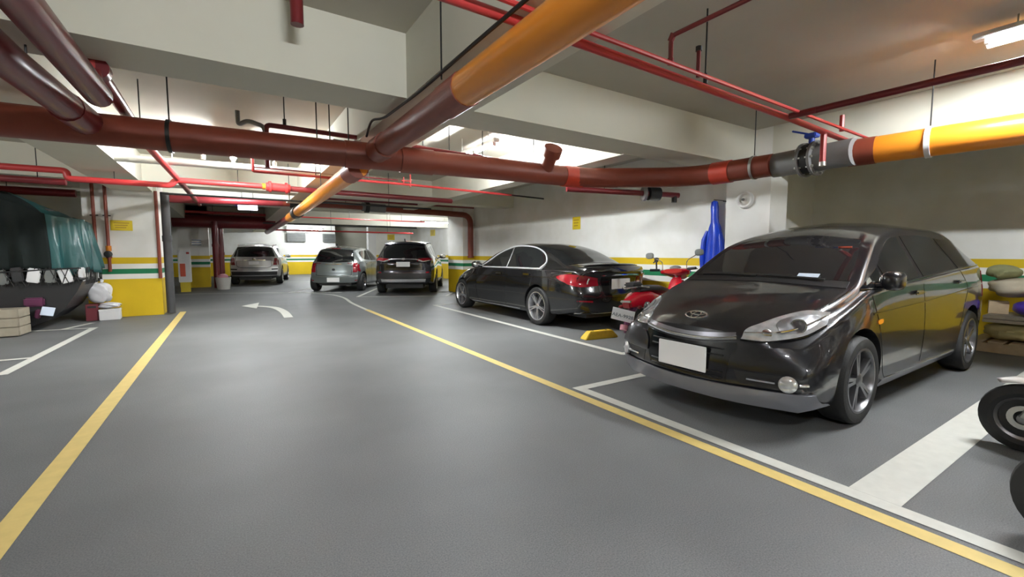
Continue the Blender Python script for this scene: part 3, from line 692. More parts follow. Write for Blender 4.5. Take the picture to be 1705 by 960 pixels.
def handles(car, spots, m):
    for u, z in spots:
        for d, sg in car.sides():
            p, _ = car.at(d, u, z, .018); MB().box(p, (.20, .03, .035), bev=.012).build('door_handle', m, car.root)

# ---- 1. dark grey people carrier, nose out, at the right
WISH = dict(L=4.62, W=1.70, axles=[.92, 3.70], track=.845, wr_=.325, tw=.205, gap=.05, bowF=.24, bowR=.14,
    style=dict(n=5, split=(-.10, .10), w=(.05, .055), rim=.72, a0=1.2), rim_m='alloy_dark',
    leanF=[(0, .10), (.2, .05), (.42, .0), (.62, .03), (.75, .05), (1.3, .05)], leanR=[(0, .10), (.45, 0), (.8, .02), (1.2, 0)],
    zc=[(0, .70), (.05, .735), (.3, .83), (.7, .935), (1.02, 1.01), (1.3, 1.16), (1.75, 1.40), (2.1, 1.52), (2.6, 1.58), (3.2, 1.57), (3.9, 1.51), (4.22, 1.44), (4.40, 1.20), (4.55, 1.02), (4.62, .92)],
    zr=[(0, .655), (.05, .70), (.3, .80), (.7, .915), (.98, .99), (1.25, 1.13), (1.62, 1.335), (2.0, 1.43), (2.5, 1.475), (3.3, 1.475), (4.0, 1.41), (4.25, 1.34), (4.42, 1.12), (4.55, .98), (4.62, .88)],
    wr=[(0, .56), (.3, .66), (.7, .725), (1.0, .735), (1.25, .70), (1.62, .635), (2.0, .59), (2.9, .575), (3.6, .575), (4.2, .56), (4.62, .56)],
    zsh=[(0, .58), (.3, .72), (.7, .85), (1.0, .94), (1.3, .975), (2.2, 1.02), (3.5, 1.085), (4.2, 1.10), (4.5, .98), (4.62, .84)],
    wsh=[(0, .70), (.1, .745), (.4, .785), (1.0, .81), (2, .82), (3.6, .815), (4.3, .78), (4.62, .72)],
    w=[(0, .765), (.06, .81), (.3, .835), (.8, .845), (3.8, .845), (4.3, .82), (4.62, .74)],
    zb=[(0, .19), (.6, .17), (3.9, .19), (4.62, .30)])
c = Car('people_carrier', (2.93 + 2.31, 2.12, 0), R(180), 'dark grey people carrier parked nose out at right with white front plate', WISH, 'grey_paint')
r = c.root
c.patch('windscreen', 'F', [(-.66, 1.035, 1), (0, 1.055), (.66, 1.035, 1), (.60, 1.22), (.52, 1.37, 1), (0, 1.425), (-.52, 1.37, 1), (-.60, 1.22)], 'glass_w', .004)
c.patch('wiper_cowl', 'F', [(-.68, .985, 1), (0, 1.005), (.68, .985, 1), (.665, 1.03, 1), (0, 1.05), (-.665, 1.03, 1)], 'black', .005, sm=4)
for pts in ([(.50, 1.03), (.2, 1.045), (-.18, 1.05)], [(-.05, 1.04), (-.35, 1.05), (-.60, 1.045)]): c.line('wiper', 'F', pts, .008, 'black', .016)
p, n_ = c.at('F', .36, 1.06, .012); MB().box(p, (.05, .16, .004), Matrix.Rotation(R(35), 4, 'Y')).build('dash_paper', 'paper', r)
p, n_ = c.at('F', .46, 1.30, .008); MB().box(p, (.008, .10, .012)).box((p.x, p.y - .04, p.z - .02), (.008, .012, .05)).build('screen_tag', 'orange_tag', r)
for d, sg in c.sides():
    c.patch('quarter_light', d, [(1.06, .985, 1), (1.42, 1.005, 1), (1.42, 1.14, 1)], 'glass', .004, sm=2, step=.04)
    c.patch('front_door_glass', d, [(1.46, 1.01, 1), (2.14, 1.045, 1), (2.16, 1.40, 1), (1.95, 1.375), (1.66, 1.27), (1.46, 1.16, 1)], 'glass', .004)
    c.patch('rear_door_glass', d, [(2.24, 1.05, 1), (3.20, 1.10, 1), (3.10, 1.41, 1), (2.7, 1.425), (2.25, 1.41, 1)], 'glass', .004)
    c.patch('rear_quarter_glass', d, [(3.28, 1.105, 1), (4.14, 1.14, 1), (4.08, 1.28), (3.92, 1.37, 1), (3.18, 1.405, 1)], 'glass', .004)
    c.line('window_trim', d, [(1.06, .975), (2.0, 1.025), (3.3, 1.095), (4.2, 1.125)], .008, 'gloss_black', .002)
    for seam in ([(1.10, .97), (1.20, .70), (1.34, .36), (1.44, .26)], [(2.19, 1.03), (2.22, .30)], [(3.24, 1.10), (3.50, .92), (3.40, .74), (3.30, .5)], [(1.42, .27), (2.4, .25), (3.3, .27)]): c.line('door_seam', d, seam, .004, 'gloss_black', -.001)
    c.line('crease', d, [(1.1, .80), (2.2, .83), (3.4, .88), (4.2, .92)], .009, 'grey_paint', -.004)
    c.patch('side_skirt', d, [(1.35, .19, 1), (3.25, .19, 1), (3.25, .275, 1), (1.35, .265, 1)], 'lip_paint', .012, sm=0, step=.08)
    c.patch('side_marker', d, [(1.17, .72), (1.25, .725), (1.25, .755), (1.17, .75)], 'amber', .006, sm=2, step=.03)
    c.patch('tail_lamp', d, [(4.18, .78, 1), (4.50, .80, 1), (4.50, .98, 1), (4.24, 1.06, 1)], 'tail', .006, sm=3)
# front: lamps seen from ahead, grille, lip, fog lamps
for sg in (1, -1):
    dd = 'FL' if sg > 0 else 'FR'
    hl = c.patch('headlamp', dd, [(.345, .65, 1), (.50, .652), (.72, .685), (.90, .755), (.97, .835, 1), (.82, .842), (.63, .80), (.50, .758), (.385, .712)], 'lens', .008, step=.03)
    c.patch('lamp_inner', dd, [(.58, .70, 1), (.72, .705), (.85, .76), (.90, .805, 1), (.80, .815), (.66, .79), (.58, .755)], 'alloy_dark', .011, hl, .03, thick=.001)
    c.line('lamp_strip', dd, [(.37, .69), (.55, .705), (.75, .745), (.93, .81)], .006, 'chrome', .012, hl)
    c.line('lamp_edge', dd, [(.345, .648), (.50, .648), (.72, .68), (.90, .75)], .006, 'gloss_black', .008, hl)
    def face(p): return Matrix.Translation(p) @ Vector((0, 0, 1)).rotation_difference(Vector((1, .45 * sg, .15)).normalized()).to_matrix().to_4x4()
    p, n_ = c.at(dd, .715, .75, .004)
    MB().lathe([(.040, 0), (.040, .014), (.030, .02), (0, .028)], 20, face(p)).build('projector', 'lens_dark', hl)
    MB().lathe([(.040, .0), (.050, .0), (.050, .018), (.040, .018), (.040, 0)], 20, face(p)).build('projector_ring', 'chrome', hl)
    p, n_ = c.at(dd, .50, .70, .002); MB().lathe([(.032, 0), (.032, .012), (0, .02)], 18, face(p)).build('side_bulb', 'chrome', hl)
    p, n_ = c.at('F', sg * .695, .385, .0)
    MB().lathe([(.056, -.01), (.056, .02), (.046, .028), (0, .034)], 20, face(p)).build('fog_lamp', 'lens', r)
    c.line('fog_bar', 'F', [(sg * .47, .39), (sg * .63, .388)], .012, 'chrome', .010, sm=0)
    c.line('fog_bar', 'F', [(sg * .75, .388), (sg * .785, .39)], .012, 'chrome', .010, sm=0)
    c.patch('fog_recess', 'F', [(sg * .42, .345, 1), (sg * .78, .345, 1), (sg * .785, .435, 1), (sg * .39, .435, 1)], 'black', .003, sm=2)
    c.patch('bumper_corner', 'F', [(sg * .355, .45, 1), (sg * .765, .45, 1), (sg * .77, .57), (sg * .72, .612, 1), (sg * .41, .60, 1), (sg * .365, .54)], 'grey_paint', .014, sm=3)
c.patch('grille', 'F', [(-.33, .33, 1), (.33, .33, 1), (.35, .44), (.40, .56, 1), (.385, .625, 1), (0, .585), (-.385, .625, 1), (-.40, .56, 1), (-.35, .44)], 'gloss_black', .004)
b = MB()
for z in (.565, .52, .40, .36):
    P_ = [c.at('F', y, z, .006)[0] for y in [-.31 + .062 * i for i in range(11)]]; b.tube(P_, .006, 5)
b.build('grille_bars', 'black', r)
c.line('grille_chrome', 'F', [(-.385, .655), (-.2, .625), (0, .615), (.2, .625), (.385, .655)], .013, 'chrome', .008)
c.patch('hood_lip', 'F', [(-.38, .665, 1), (-.2, .64), (0, .632), (.2, .64), (.38, .665, 1), (.37, .69, 1), (0, .66), (-.37, .69, 1)], 'lip_paint', .006, sm=4)
c.patch('bumper_lip', 'F', [(-.80, .205, 1), (-.4, .20), (0, .20), (.4, .20), (.80, .205, 1), (.80, .33, 1), (.5, .325), (.3, .32), (0, .315), (-.3, .32), (-.5, .325), (-.80, .33, 1)], 'lip_paint', .022)
emblem3(c, 'F', 0, .765, 1.0)
plate(c, 'F', 0, .47, .42, .19)
mirror(c, 1.26, 1.02, 0, 'grey_paint', .95, True)
handles(c, [(2.02, .92), (3.22, .97)], 'grey_paint')
c.patch('rear_screen', 'B', [(-.56, 1.10, 1), (.56, 1.10, 1), (.52, 1.36, 1), (-.52, 1.36, 1)], 'glass', .005, sm=2)
for y in (.7, -.7):
    c.line('hood_seam', 'T', [(.32, y * .83), (.7, y * .99), (1.05, y * 1.015)], .004, 'gloss_black', -.001)

# ---- 2. black sedan along the wall
SEDAN = dict(L=4.94, W=1.85, axles=[.84, 3.80], track=.915, wr_=.335, tw=.235, gap=.035, bowF=.42, bowR=.30,
    style=dict(n=5, split=(-.10, .10), w=(.06, .035), rim=.735, a0=math.pi / 2), rim_m='alloy',
    leanF=[(0, .10), (.3, .0), (.6, .02), (1.2, .02)], leanR=[(0, .14), (.3, .04), (.55, .0), (.8, .05), (.98, -.02), (1.3, 0)],
    zc=[(0, .62), (.05, .70), (.25, .80), (.8, .93), (1.30, 1.0), (1.55, 1.09), (2.1, 1.34), (2.5, 1.44), (2.9, 1.468), (3.3, 1.44), (3.7, 1.36), (4.1, 1.20), (4.42, 1.08), (4.7, 1.065), (4.90, 1.05), (4.94, .96)],
    zr=[(0, .58), (.05, .66), (.25, .76), (.8, .885), (1.35, .965), (1.65, 1.08), (2.1, 1.28), (2.5, 1.375), (2.9, 1.40), (3.3, 1.375), (3.7, 1.29), (4.1, 1.15), (4.42, 1.045), (4.7, 1.035), (4.90, 1.02), (4.94, .94)],
    wr=[(0, .56), (.3, .70), (.8, .77), (1.3, .78), (1.65, .73), (2.1, .655), (2.5, .60), (3.2, .59), (3.7, .60), (4.1, .635), (4.42, .67), (4.7, .68), (4.94, .64)],
    zsh=[(0, .54), (.3, .70), (.8, .82), (1.3, .92), (1.8, .955), (2.8, .965), (3.6, .975), (4.3, .975), (4.8, .96), (4.94, .90)],
    wsh=[(0, .70), (.15, .78), (.5, .84), (1.2, .875), (2.0, .885), (3.8, .885), (4.5, .84), (4.94, .76)],
    w=[(0, .76), (.08, .83), (.4, .90), (.9, .92), (2.5, .90), (3.8, .925), (4.5, .90), (4.88, .82), (4.94, .78)],
    zb=[(0, .20), (.6, .17), (4.0, .18), (4.94, .30)])
c = Car('sedan', (5.43, 10.05 - 2.47, 0), R(90), 'black sedan with silver star-spoke wheels parked along the striped wall', SEDAN, 'black_paint')
r = c.root
for d, sg in c.sides():
    c.patch('front_door_glass', d, [(1.76, .985, 1), (2.72, .995, 1), (2.62, 1.355, 1), (2.3, 1.28), (2.0, 1.14)], 'glass', .004)
    c.patch('rear_door_glass', d, [(2.78, .995, 1), (3.78, 1.0, 1), (3.80, 1.10), (3.62, 1.24), (3.35, 1.335), (3.0, 1.37), (2.68, 1.362, 1)], 'glass', .004)
    c.line('chrome_window_frame', d, [(1.66, .97), (2.7, .98), (3.84, .985, 1), (3.86, 1.10), (3.66, 1.26), (3.36, 1.36), (2.95, 1.395), (2.6, 1.38), (2.2, 1.265), (1.72, 1.0)], .015, 'satin', .006)
    c.line('window_pillar', d, [(2.75, .99), (2.64, 1.37)], .014, 'alloy', .003, sm=0)
    c.patch('tail_lamp', d, [(4.30, .86), (4.50, .78), (4.80, .735, 1), (4.80, .89), (4.62, .915), (4.42, .905)], 'tail', .006, sm=4)
    c.line('tail_chrome', d, [(4.18, .925), (4.40, .935), (4.62, .935)], .010, 'chrome', .008)
    c.line('shoulder_crease', d, [(1.2, .80), (2.4, .81), (3.6, .84), (4.3, .86)], .008, 'black_paint', -.003)
    c.line('sill_chrome', d, [(1.35, .235), (2.3, .23), (3.25, .235)], .012, 'alloy', .006)
    for seam in ([(1.60, .95), (1.55, .6), (1.62, .26)], [(2.74, .97), (2.74, .28)], [(3.82, .97), (3.62, .75), (3.42, .45)]): c.line('door_seam', d, seam, .004, 'gloss_black', -.001)
    c.patch('headlamp', d, [(.22, .60, 1), (.60, .66), (.88, .78, 1), (.55, .755), (.25, .68, 1)], 'lens', .006, step=.04)
handles(c, [(2.50, .865), (3.48, .88)], 'chrome')
mirror(c, 1.78, 1.0, 0, 'black_paint', .95)
c.patch('rear_screen', 'T', [(3.36, -.56, 1), (3.36, .56, 1), (3.9, .60), (4.32, .66, 1), (4.38, 0), (4.32, -.66, 1), (3.9, -.60)], 'glass', .004, sm=4)
c.patch('windscreen', 'T', [(1.42, -.68, 1), (1.36, 0), (1.42, .68, 1), (2.36, .56, 1), (2.40, 0), (2.36, -.56, 1)], 'glass', .004, sm=4)
for sg in (1, -1):
    c.patch('tail_lamp', 'B', [(sg * .44, .735, 1), (sg * .72, .715), (sg * .84, .76), (sg * .83, .87), (sg * .72, .905), (sg * .46, .86, 1)], 'tail', .008, sm=4, step=.04)
    c.line('tail_light_bar', 'B', [(sg * .60, .86), (sg * .62, .76)], .012, 'lens', .014, sm=0)
    c.patch('exhaust_trim', 'B', [(sg * .42, .255, 1), (sg * .70, .275, 1), (sg * .68, .325, 1), (sg * .44, .315, 1)], 'chrome', .010, sm=2, step=.04)
    c.patch('reflector', 'B', [(sg * .55, .47, 1), (sg * .78, .485, 1), (sg * .78, .505, 1), (sg * .55, .495, 1)], 'tail', .006, sm=0)
c.line('bumper_chrome', 'B', [(-.74, .30), (-.4, .285), (0, .28), (.4, .285), (.74, .30)], .010, 'chrome', .010)
c.line('boot_chrome', 'B', [(-.43, .90), (0, .915), (.43, .90)], .012, 'chrome', .010)
c.patch('plate_recess', 'B', [(-.36, .60, 1), (.36, .60, 1), (.40, .87, 1), (-.40, .87, 1)], 'gloss_black', .004, sm=2)
c.line('boot_seam', 'B', [(-.50, .70), (-.46, .56), (0, .54), (.46, .56), (.50, .70)], .004, 'gloss_black', 0)
plate(c, 'B', .0, .755, .42, .17)
sp = [c.at('T', 4.80 - .0 * abs(y), y, .0)[0] for y in [-.66 + .066 * i for i in range(21)]]
MB().tube([p + Vector((-.03 + .16 * (p.y / .66) ** 2 * 1.0, 0, .012)) for p in sp], .018, 8).build('boot_spoiler', 'black_paint', r)

# ---- 3. dark SUV
SUV = dict(L=4.60, W=1.86, axles=[.93, 3.62], track=.925, wr_=.36, tw=.235, gap=.055, bowF=.28, bowR=.16,
    style=dict(n=5, split=(-.10, .10), w=(.05, .05), rim=.68), rim_m='alloy_dark',
    leanR=[(0, .12), (.3, .03), (.5, 0), (.75, .03), (.95, .03), (1.2, -.0), (1.7, 0)],
    zc=[(0, .78), (.06, .86), (.4, .98), (1.1, 1.10), (1.4, 1.22), (2.0, 1.56), (2.4, 1.66), (3.0, 1.685), (3.8, 1.65), (4.16, 1.61), (4.26, 1.52), (4.45, 1.18), (4.54, 1.06), (4.60, .98)],
    zr=[(0, .72), (.06, .80), (.4, .93), (1.15, 1.07), (1.6, 1.27), (2.1, 1.50), (2.5, 1.575), (3.0, 1.60), (3.8, 1.565), (4.12, 1.53), (4.24, 1.46), (4.45, 1.14), (4.54, 1.03), (4.60, .96)],
    wr=[(0, .62), (.4, .76), (1.1, .80), (1.6, .74), (2.1, .67), (2.6, .645), (3.6, .645), (4.2, .62), (4.6, .66)],
    zsh=[(0, .66), (.4, .84), (1.1, .98), (2, 1.03), (3.4, 1.10), (4.1, 1.12), (4.45, 1.06), (4.6, .92)],
    wsh=[(0, .76), (.2, .83), (.8, .875), (2, .885), (3.8, .88), (4.3, .85), (4.6, .80)],
    w=[(0, .80), (.1, .86), (.5, .92), (1, .93), (2.4, .91), (3.7, .93), (4.3, .90), (4.6, .83)],
    zb=[(0, .26), (.6, .22), (3.9, .24), (4.6, .36)])
f_ = Vector((math.sin(R(27.5)), math.cos(R(27.5)), 0))
def place(rear_mid, d, L): return (rear_mid[0] + d.x * (L / 2), rear_mid[1] + d.y * (L / 2), 0)
c = Car('dark_suv', place((4.42, 12.95), f_, 4.6), R(90 - 27.5), 'dark charcoal SUV seen from behind, parked next to the silver hatchback', SUV, 'suv_paint')
r = c.root
c.patch('rear_screen', 'B', [(-.70, 1.145, 1), (0, 1.13), (.70, 1.145, 1), (.60, 1.47, 1), (0, 1.52), (-.60, 1.47, 1)], 'glass', .006)
c.patch('roof_spoiler', 'B', [(-.60, 1.50, 1), (0, 1.545), (.60, 1.50, 1), (.57, 1.545, 1), (0, 1.59), (-.57, 1.545, 1)], 'suv_paint', .04, sm=4)
for sg in (1, -1):
    c.patch('tail_lamp', 'B', [(sg * .40, 1.02, 1), (sg * .84, 1.03, 1), (sg * .84, 1.105), (sg * .70, 1.12), (sg * .44, 1.095, 1)], 'tail', .010, sm=3, step=.04)
    c.line('tail_light_bar', 'B', [(sg * .44, 1.035), (sg * .55, 1.0), (sg * .78, 1.035)], .014, 'lens', .016, sm=0)
    c.patch('corner_reflector', 'B', [(sg * .66, .66, 1), (sg * .76, .67, 1), (sg * .76, .71, 1), (sg * .66, .70, 1)], 'tail', .012, sm=0)
c.line('boot_trim', 'B', [(-.60, 1.005), (-.40, 1.07), (0, 1.085), (.40, 1.07), (.60, 1.005)], .010, 'alloy', .008)
c.patch('plate_recess', 'B', [(-.52, .82, 1), (.52, .82, 1), (.45, 1.01, 1), (-.45, 1.01, 1)], 'gloss_black', .004, sm=2)
c.patch('bumper_panel', 'B', [(-.82, .50, 1), (.82, .50, 1), (.80, .66, 1), (-.80, .66, 1)], 'black', .010, sm=2)
c.patch('skid_plate', 'B', [(-.64, .40, 1), (.64, .40, 1), (.66, .485, 1), (-.66, .485, 1)], 'alloy', .030, sm=2)
plate(c, 'B', .0, .93, .40, .145)
emblem3(c, 'B', 0, 1.085, .55)
for d, sg in c.sides():
    c.patch('front_door_glass', d, [(1.65, 1.07, 1), (2.60, 1.11, 1), (2.56, 1.50, 1), (2.2, 1.44)], 'glass', .004)
    c.patch('rear_door_glass', d, [(2.68, 1.115, 1), (3.50, 1.15, 1), (3.42, 1.50, 1), (2.66, 1.51, 1)], 'glass', .004, sm=2)
    c.patch('rear_quarter_glass', d, [(3.58, 1.17, 1), (3.98, 1.24, 1), (3.92, 1.42), (3.52, 1.49, 1)], 'glass', .004, sm=2)
    c.line('sill_strip', d, [(1.35, .36), (3.2, .36)], .03, 'black', .004, sm=0)
    c.line('roof_rail', d, [(1.9, 1.50), (2.6, 1.60), (3.8, 1.57)], .016, 'black', .02)
    for seam in ([(1.40, 1.02), (1.40, .4)], [(2.64, 1.08), (2.64, .4)], [(3.5, 1.1), (3.2, .7), (3.1, .4)]): c.line('door_seam', d, seam, .004, 'gloss_black', -.001)
mirror(c, 1.55, 1.12, 0, 'suv_paint', 1.05)
handles(c, [(2.4, .98), (3.3, 1.02)], 'suv_paint')
MB().tube([(-1.75, 0, 1.62), (-1.84, 0, 1.70)], .02, 6).build('roof_antenna', 'black', r)

# ---- 4. silver hatchback
HATCH = dict(L=3.80, W=1.70, axles=[.80, 3.26], track=.845, wr_=.30, tw=.19, gap=.05, bowF=.28, bowR=.16,
    style=dict(n=7, split=(0,), w=(.07, .09), rim=.66), rim_m='alloy_dark',
    leanR=[(0, .16), (.3, .03), (.5, 0), (.7, .05), (.95, .06), (1.2, 0), (1.6, 0)],
    zc=[(0, .66), (.06, .74), (.4, .90), (.85, 1.02), (1.1, 1.15), (1.6, 1.43), (2.0, 1.52), (2.5, 1.53), (3.1, 1.48), (3.38, 1.44), (3.48, 1.38), (3.66, 1.06), (3.74, .96), (3.80, .88)],
    zr=[(0, .60), (.06, .68), (.4, .85), (.85, .98), (1.25, 1.15), (1.7, 1.36), (2.1, 1.43), (2.5, 1.44), (3.1, 1.40), (3.36, 1.36), (3.47, 1.30), (3.66, 1.02), (3.74, .93), (3.80, .86)],
    wr=[(0, .56), (.4, .68), (.9, .73), (1.3, .68), (1.8, .60), (2.2, .585), (3.0, .575), (3.45, .56), (3.8, .60)],
    zsh=[(0, .56), (.4, .76), (.9, .90), (1.6, .95), (2.6, .99), (3.3, 1.0), (3.6, .97), (3.8, .82)],
    wsh=[(0, .70), (.2, .76), (.7, .80), (1.6, .815), (3.0, .81), (3.5, .78), (3.8, .72)],
    w=[(0, .74), (.1, .79), (.5, .84), (1, .845), (2.2, .835), (3.2, .85), (3.6, .82), (3.8, .76)],
    zb=[(0, .20), (.6, .18), (3.2, .2), (3.8, .30)])
f_ = Vector((math.sin(R(30)), math.cos(R(30)), 0))
c = Car('hatchback', place((2.86, 15.25), f_, 3.8), R(90 - 30), 'grey-silver hatchback seen from behind, parked left of the dark SUV', HATCH, 'teal_silver')
r = c.root
c.patch('rear_screen', 'B', [(-.60, .985, 1), (0, .96), (.60, .985, 1), (.585, 1.2), (.53, 1.36, 1), (0, 1.40), (-.53, 1.36, 1), (-.585, 1.2)], 'glass', .006)
for sg in (1, -1):
    c.patch('tail_lamp', 'B', [(sg * .60, .64, 1), (sg * .73, .64, 1), (sg * .77, .86), (sg * .70, .94, 1), (sg * .62, .92, 1)], 'tail', .010, sm=3, step=.04)
    c.patch('bumper_reflector', 'B', [(sg * .66, .36, 1), (sg * .74, .37, 1), (sg * .74, .40, 1), (sg * .66, .39, 1)], 'tail', .008, sm=0)
c.line('boot_seam', 'B', [(-.58, .90), (-.56, .62), (-.52, .545), (0, .53), (.52, .545), (.56, .62), (.58, .90)], .007, 'gloss_black', .0)
c.line('boot_chrome', 'B', [(-.26, .90), (.26, .90)], .012, 'chrome', .008, sm=0)
c.patch('lock_badge', 'B', [(-.04, .70), (.04, .70), (.04, .76), (-.04, .76)], 'black', .006, sm=3, step=.03)
c.patch('bumper_step', 'B', [(-.74, .475, 1), (.74, .475, 1), (.72, .525, 1), (-.72, .525, 1)], 'teal_silver', .02, sm=0)
plate(c, 'B', .0, .405, .40, .15)
emblem3(c, 'B', 0, .935, .55)
MB().tube([(-1.35, 0, 1.46), (-1.45, 0, 1.56)], .02, 6).build('roof_antenna', 'black', r)
c.line('high_brake_lamp', 'B', [(-.14, 1.41), (.14, 1.41)], .012, 'tail', .01, sm=0)
c.line('rear_wiper', 'B', [(0, .98), (-.15, 1.0), (-.36, 1.0)], .008, 'black', .014)
for d, sg in c.sides():
    c.patch('front_door_glass', d, [(1.3, 1.0, 1), (2.2, 1.02, 1), (2.15, 1.36, 1), (1.75, 1.30)], 'glass', .004)
    c.patch('rear_door_glass', d, [(2.27, 1.025, 1), (2.95, 1.06), (3.12, 1.16), (3.0, 1.32), (2.22, 1.37, 1)], 'glass', .004)
    for seam in ([(1.1, .95), (1.12, .3)], [(2.23, .98), (2.23, .3)], [(3.0, 1.0), (2.85, .7), (2.7, .4)]): c.line('door_seam', d, seam, .004, 'gloss_black', -.001)
    c.patch('tail_lamp', d, [(3.50, .66, 1), (3.68, .66, 1), (3.66, .94, 1), (3.56, .95, 1)], 'tail', .006, sm=2)
mirror(c, 1.35, 1.0, 0, 'teal_silver', .9)
handles(c, [(2.0, .88), (2.8, .90)], 'teal_silver')

# ---- 5. silver SUV far away
FAR = dict(SUV); FAR.update(L=4.8, axles=[.95, 3.85], rim_m='alloy', zc=[(u * 4.8 / 4.6, z) for u, z in SUV['zc']], zr=[(u * 4.8 / 4.6, z) for u, z in SUV['zr']])
for k in ('wr', 'zsh', 'wsh', 'w', 'zb'): FAR[k] = [(u * 4.8 / 4.6, v) for u, v in SUV[k]]
f_ = Vector((math.sin(R(10)), math.cos(R(10)), 0))
c = Car('silver_suv', place((.86, 20.3), f_, 4.8), R(80), 'silver SUV seen from behind at the far end of the lane', FAR, 'silver')
r = c.root
c.patch('rear_screen', 'B', [(-.72, 1.13, 1), (0, 1.12), (.72, 1.13, 1), (.60, 1.50, 1), (0, 1.53), (-.60, 1.50, 1)], 'glass', .006)
for sg in (1, -1):
    c.patch('tail_lamp', 'B', [(sg * .66, .80, 1), (sg * .84, .80, 1), (sg * .84, .98), (sg * .78, 1.07, 1), (sg * .70, 1.07, 1)], 'tail_dark', .010, sm=3, step=.04)
    c.line('roof_rail', 'LR'[sg < 0], [(2.0, 1.52), (2.7, 1.61), (4.0, 1.57)], .025, 'alloy', .03)
    c.patch('bumper_vent', 'B', [(sg * .60, .60, 1), (sg * .82, .61, 1), (sg * .82, .66, 1), (sg * .60, .65, 1)], 'black', .012, sm=0)
c.line('boot_chrome', 'B', [(-.40, .985), (.40, .985)], .02, 'chrome', .01, sm=0)
c.line('boot_seam', 'B', [(-.60, .98), (-.56, .72), (0, .69), (.56, .72), (.60, .98)], .008, 'gloss_black', 0)
c.patch('lower_bumper', 'B', [(-.78, .40, 1), (.78, .40, 1), (.80, .54, 1), (-.80, .54, 1)], 'black', .012, sm=0)
p, n_ = c.at('B', 0, 1.03, .012); MB().lathe([(0, 0), (.055, 0), (.055, .012), (0, .016)], 18, Matrix.Translation(p) @ Matrix.Rotation(R(-90), 4, 'Y')).build('emblem', 'chrome', r)
plate(c, 'B', 0, .88, .36, .13)
for d, sg in c.sides():
    c.patch('front_door_glass', d, [(1.7, 1.07, 1), (2.7, 1.11, 1), (2.66, 1.50, 1), (2.3, 1.44)], 'glass', .004)
    c.patch('rear_door_glass', d, [(2.78, 1.115, 1), (3.9, 1.18, 1), (3.8, 1.48, 1), (2.76, 1.51, 1)], 'glass', .004, sm=2)
mirror(c, 1.6, 1.12, 0, 'silver', 1.05)

# ------------------------------------------------------------------ two-wheelers
def bike_wheel(par, x, z, r, w, spokes=0, rim_m='alloy', y=0, q=.78):
    rot = Matrix.Translation((x, y, z)) @ Matrix.Rotation(R(90), 4, 'X'); h = w / 2
    t = MB().lathe([(r * q, -h * .8), (r * (q + .12), -h), (r * .97, -h * .6), (r, 0), (r * .97, h * .6), (r * (q + .12), h), (r * q, h * .8), (r * q, -h * .8)], 36, rot).build('wheel', 'rubber', par)
    b = MB().lathe([(r * (q + .02), -h * .7), (r * (q + .02), h * .7), (r * (q - .08), h * .5), (r * (q - .08), -h * .5), (r * (q + .02), -h * .7)], 36, rot)
    b.lathe([(0, -h), (r * .16, -h), (r * .16, h), (0, h)], 14, rot)
    if spokes:
        for k in range(spokes):
            a = 2 * math.pi * k / spokes; d = Vector((math.cos(a), math.sin(a), 0))
            b.tube([rot @ (d * r * .1), rot @ (d * r * (q - .06))], r * .05 if spokes < 10 else .004, 6)
    b.build('rim', rim_m, t)
    MB().lathe([(0, h * .5), (r * .40, h * .5), (r * .40, h * .58), (0, h * .58)], 24, rot).build('brake_disc', 'steel' if q > .7 else 'dark_metal', t)
    return t

def loft(secs, n=16):
    """ellipse sections (x, y, z, half width, half height) along x"""
    b = MB(); rings = []
    for x, y, z, w, h in secs:
        rings.append([b.bm.verts.new((x, y + w * math.copysign(abs(math.cos(a)) ** .8, math.cos(a)), z + h * math.copysign(abs(math.sin(a)) ** .8, math.sin(a)))) for a in [2 * math.pi * k / n for k in range(n)]])
    for A, B in zip(rings, rings[1:]):
        for k in range(n): b.bm.faces.new((A[k], A[(k + 1) % n], B[(k + 1) % n], B[k]))
    b.bm.faces.new(rings[0][::-1]); b.bm.faces.new(rings[-1]); return b

def handlebar(t, x, z, hw, grips='black', mirrors=True, rise=.06, mir='vent_grey'):
    hb = MB().tube(fillet([(x - .10, hw, z + .02), (x, hw * .45, z), (x, -hw * .45, z), (x - .10, -hw, z + .02)], .1), .012, 8).build('handlebar', 'chrome', t)
    for sg in (1, -1):
        MB().tube([(x - .10, sg * hw, z + .02), (x - .055, sg * (hw - .13), z + .013)], .019, 10).build('grip', grips, hb)
        MB().tube([(x + .03, sg * (hw - .18), z), (x - .02, sg * (hw - .01), z + .01)], .007, 6).build('brake_lever', 'chrome', hb)
        if mirrors:
            m = MB().tube(fillet([(x - .03, sg * (hw - .16), z), (x - .02, sg * (hw - .16), z + .13), (x - .03, sg * (hw - .02), z + .20)], .04), .006, 6).build('mirror_stem', 'chrome', hb)
            b = MB(); b.ball((x - .04, sg * (hw + .03), z + .23), (.022, .065, .048), fn=lambda u: 1 / max((abs(u.x) ** 3 + abs(u.y) ** 3 + abs(u.z) ** 3), 1e-6) ** (1 / 3) * .95); b.build('mirror', mir, t)

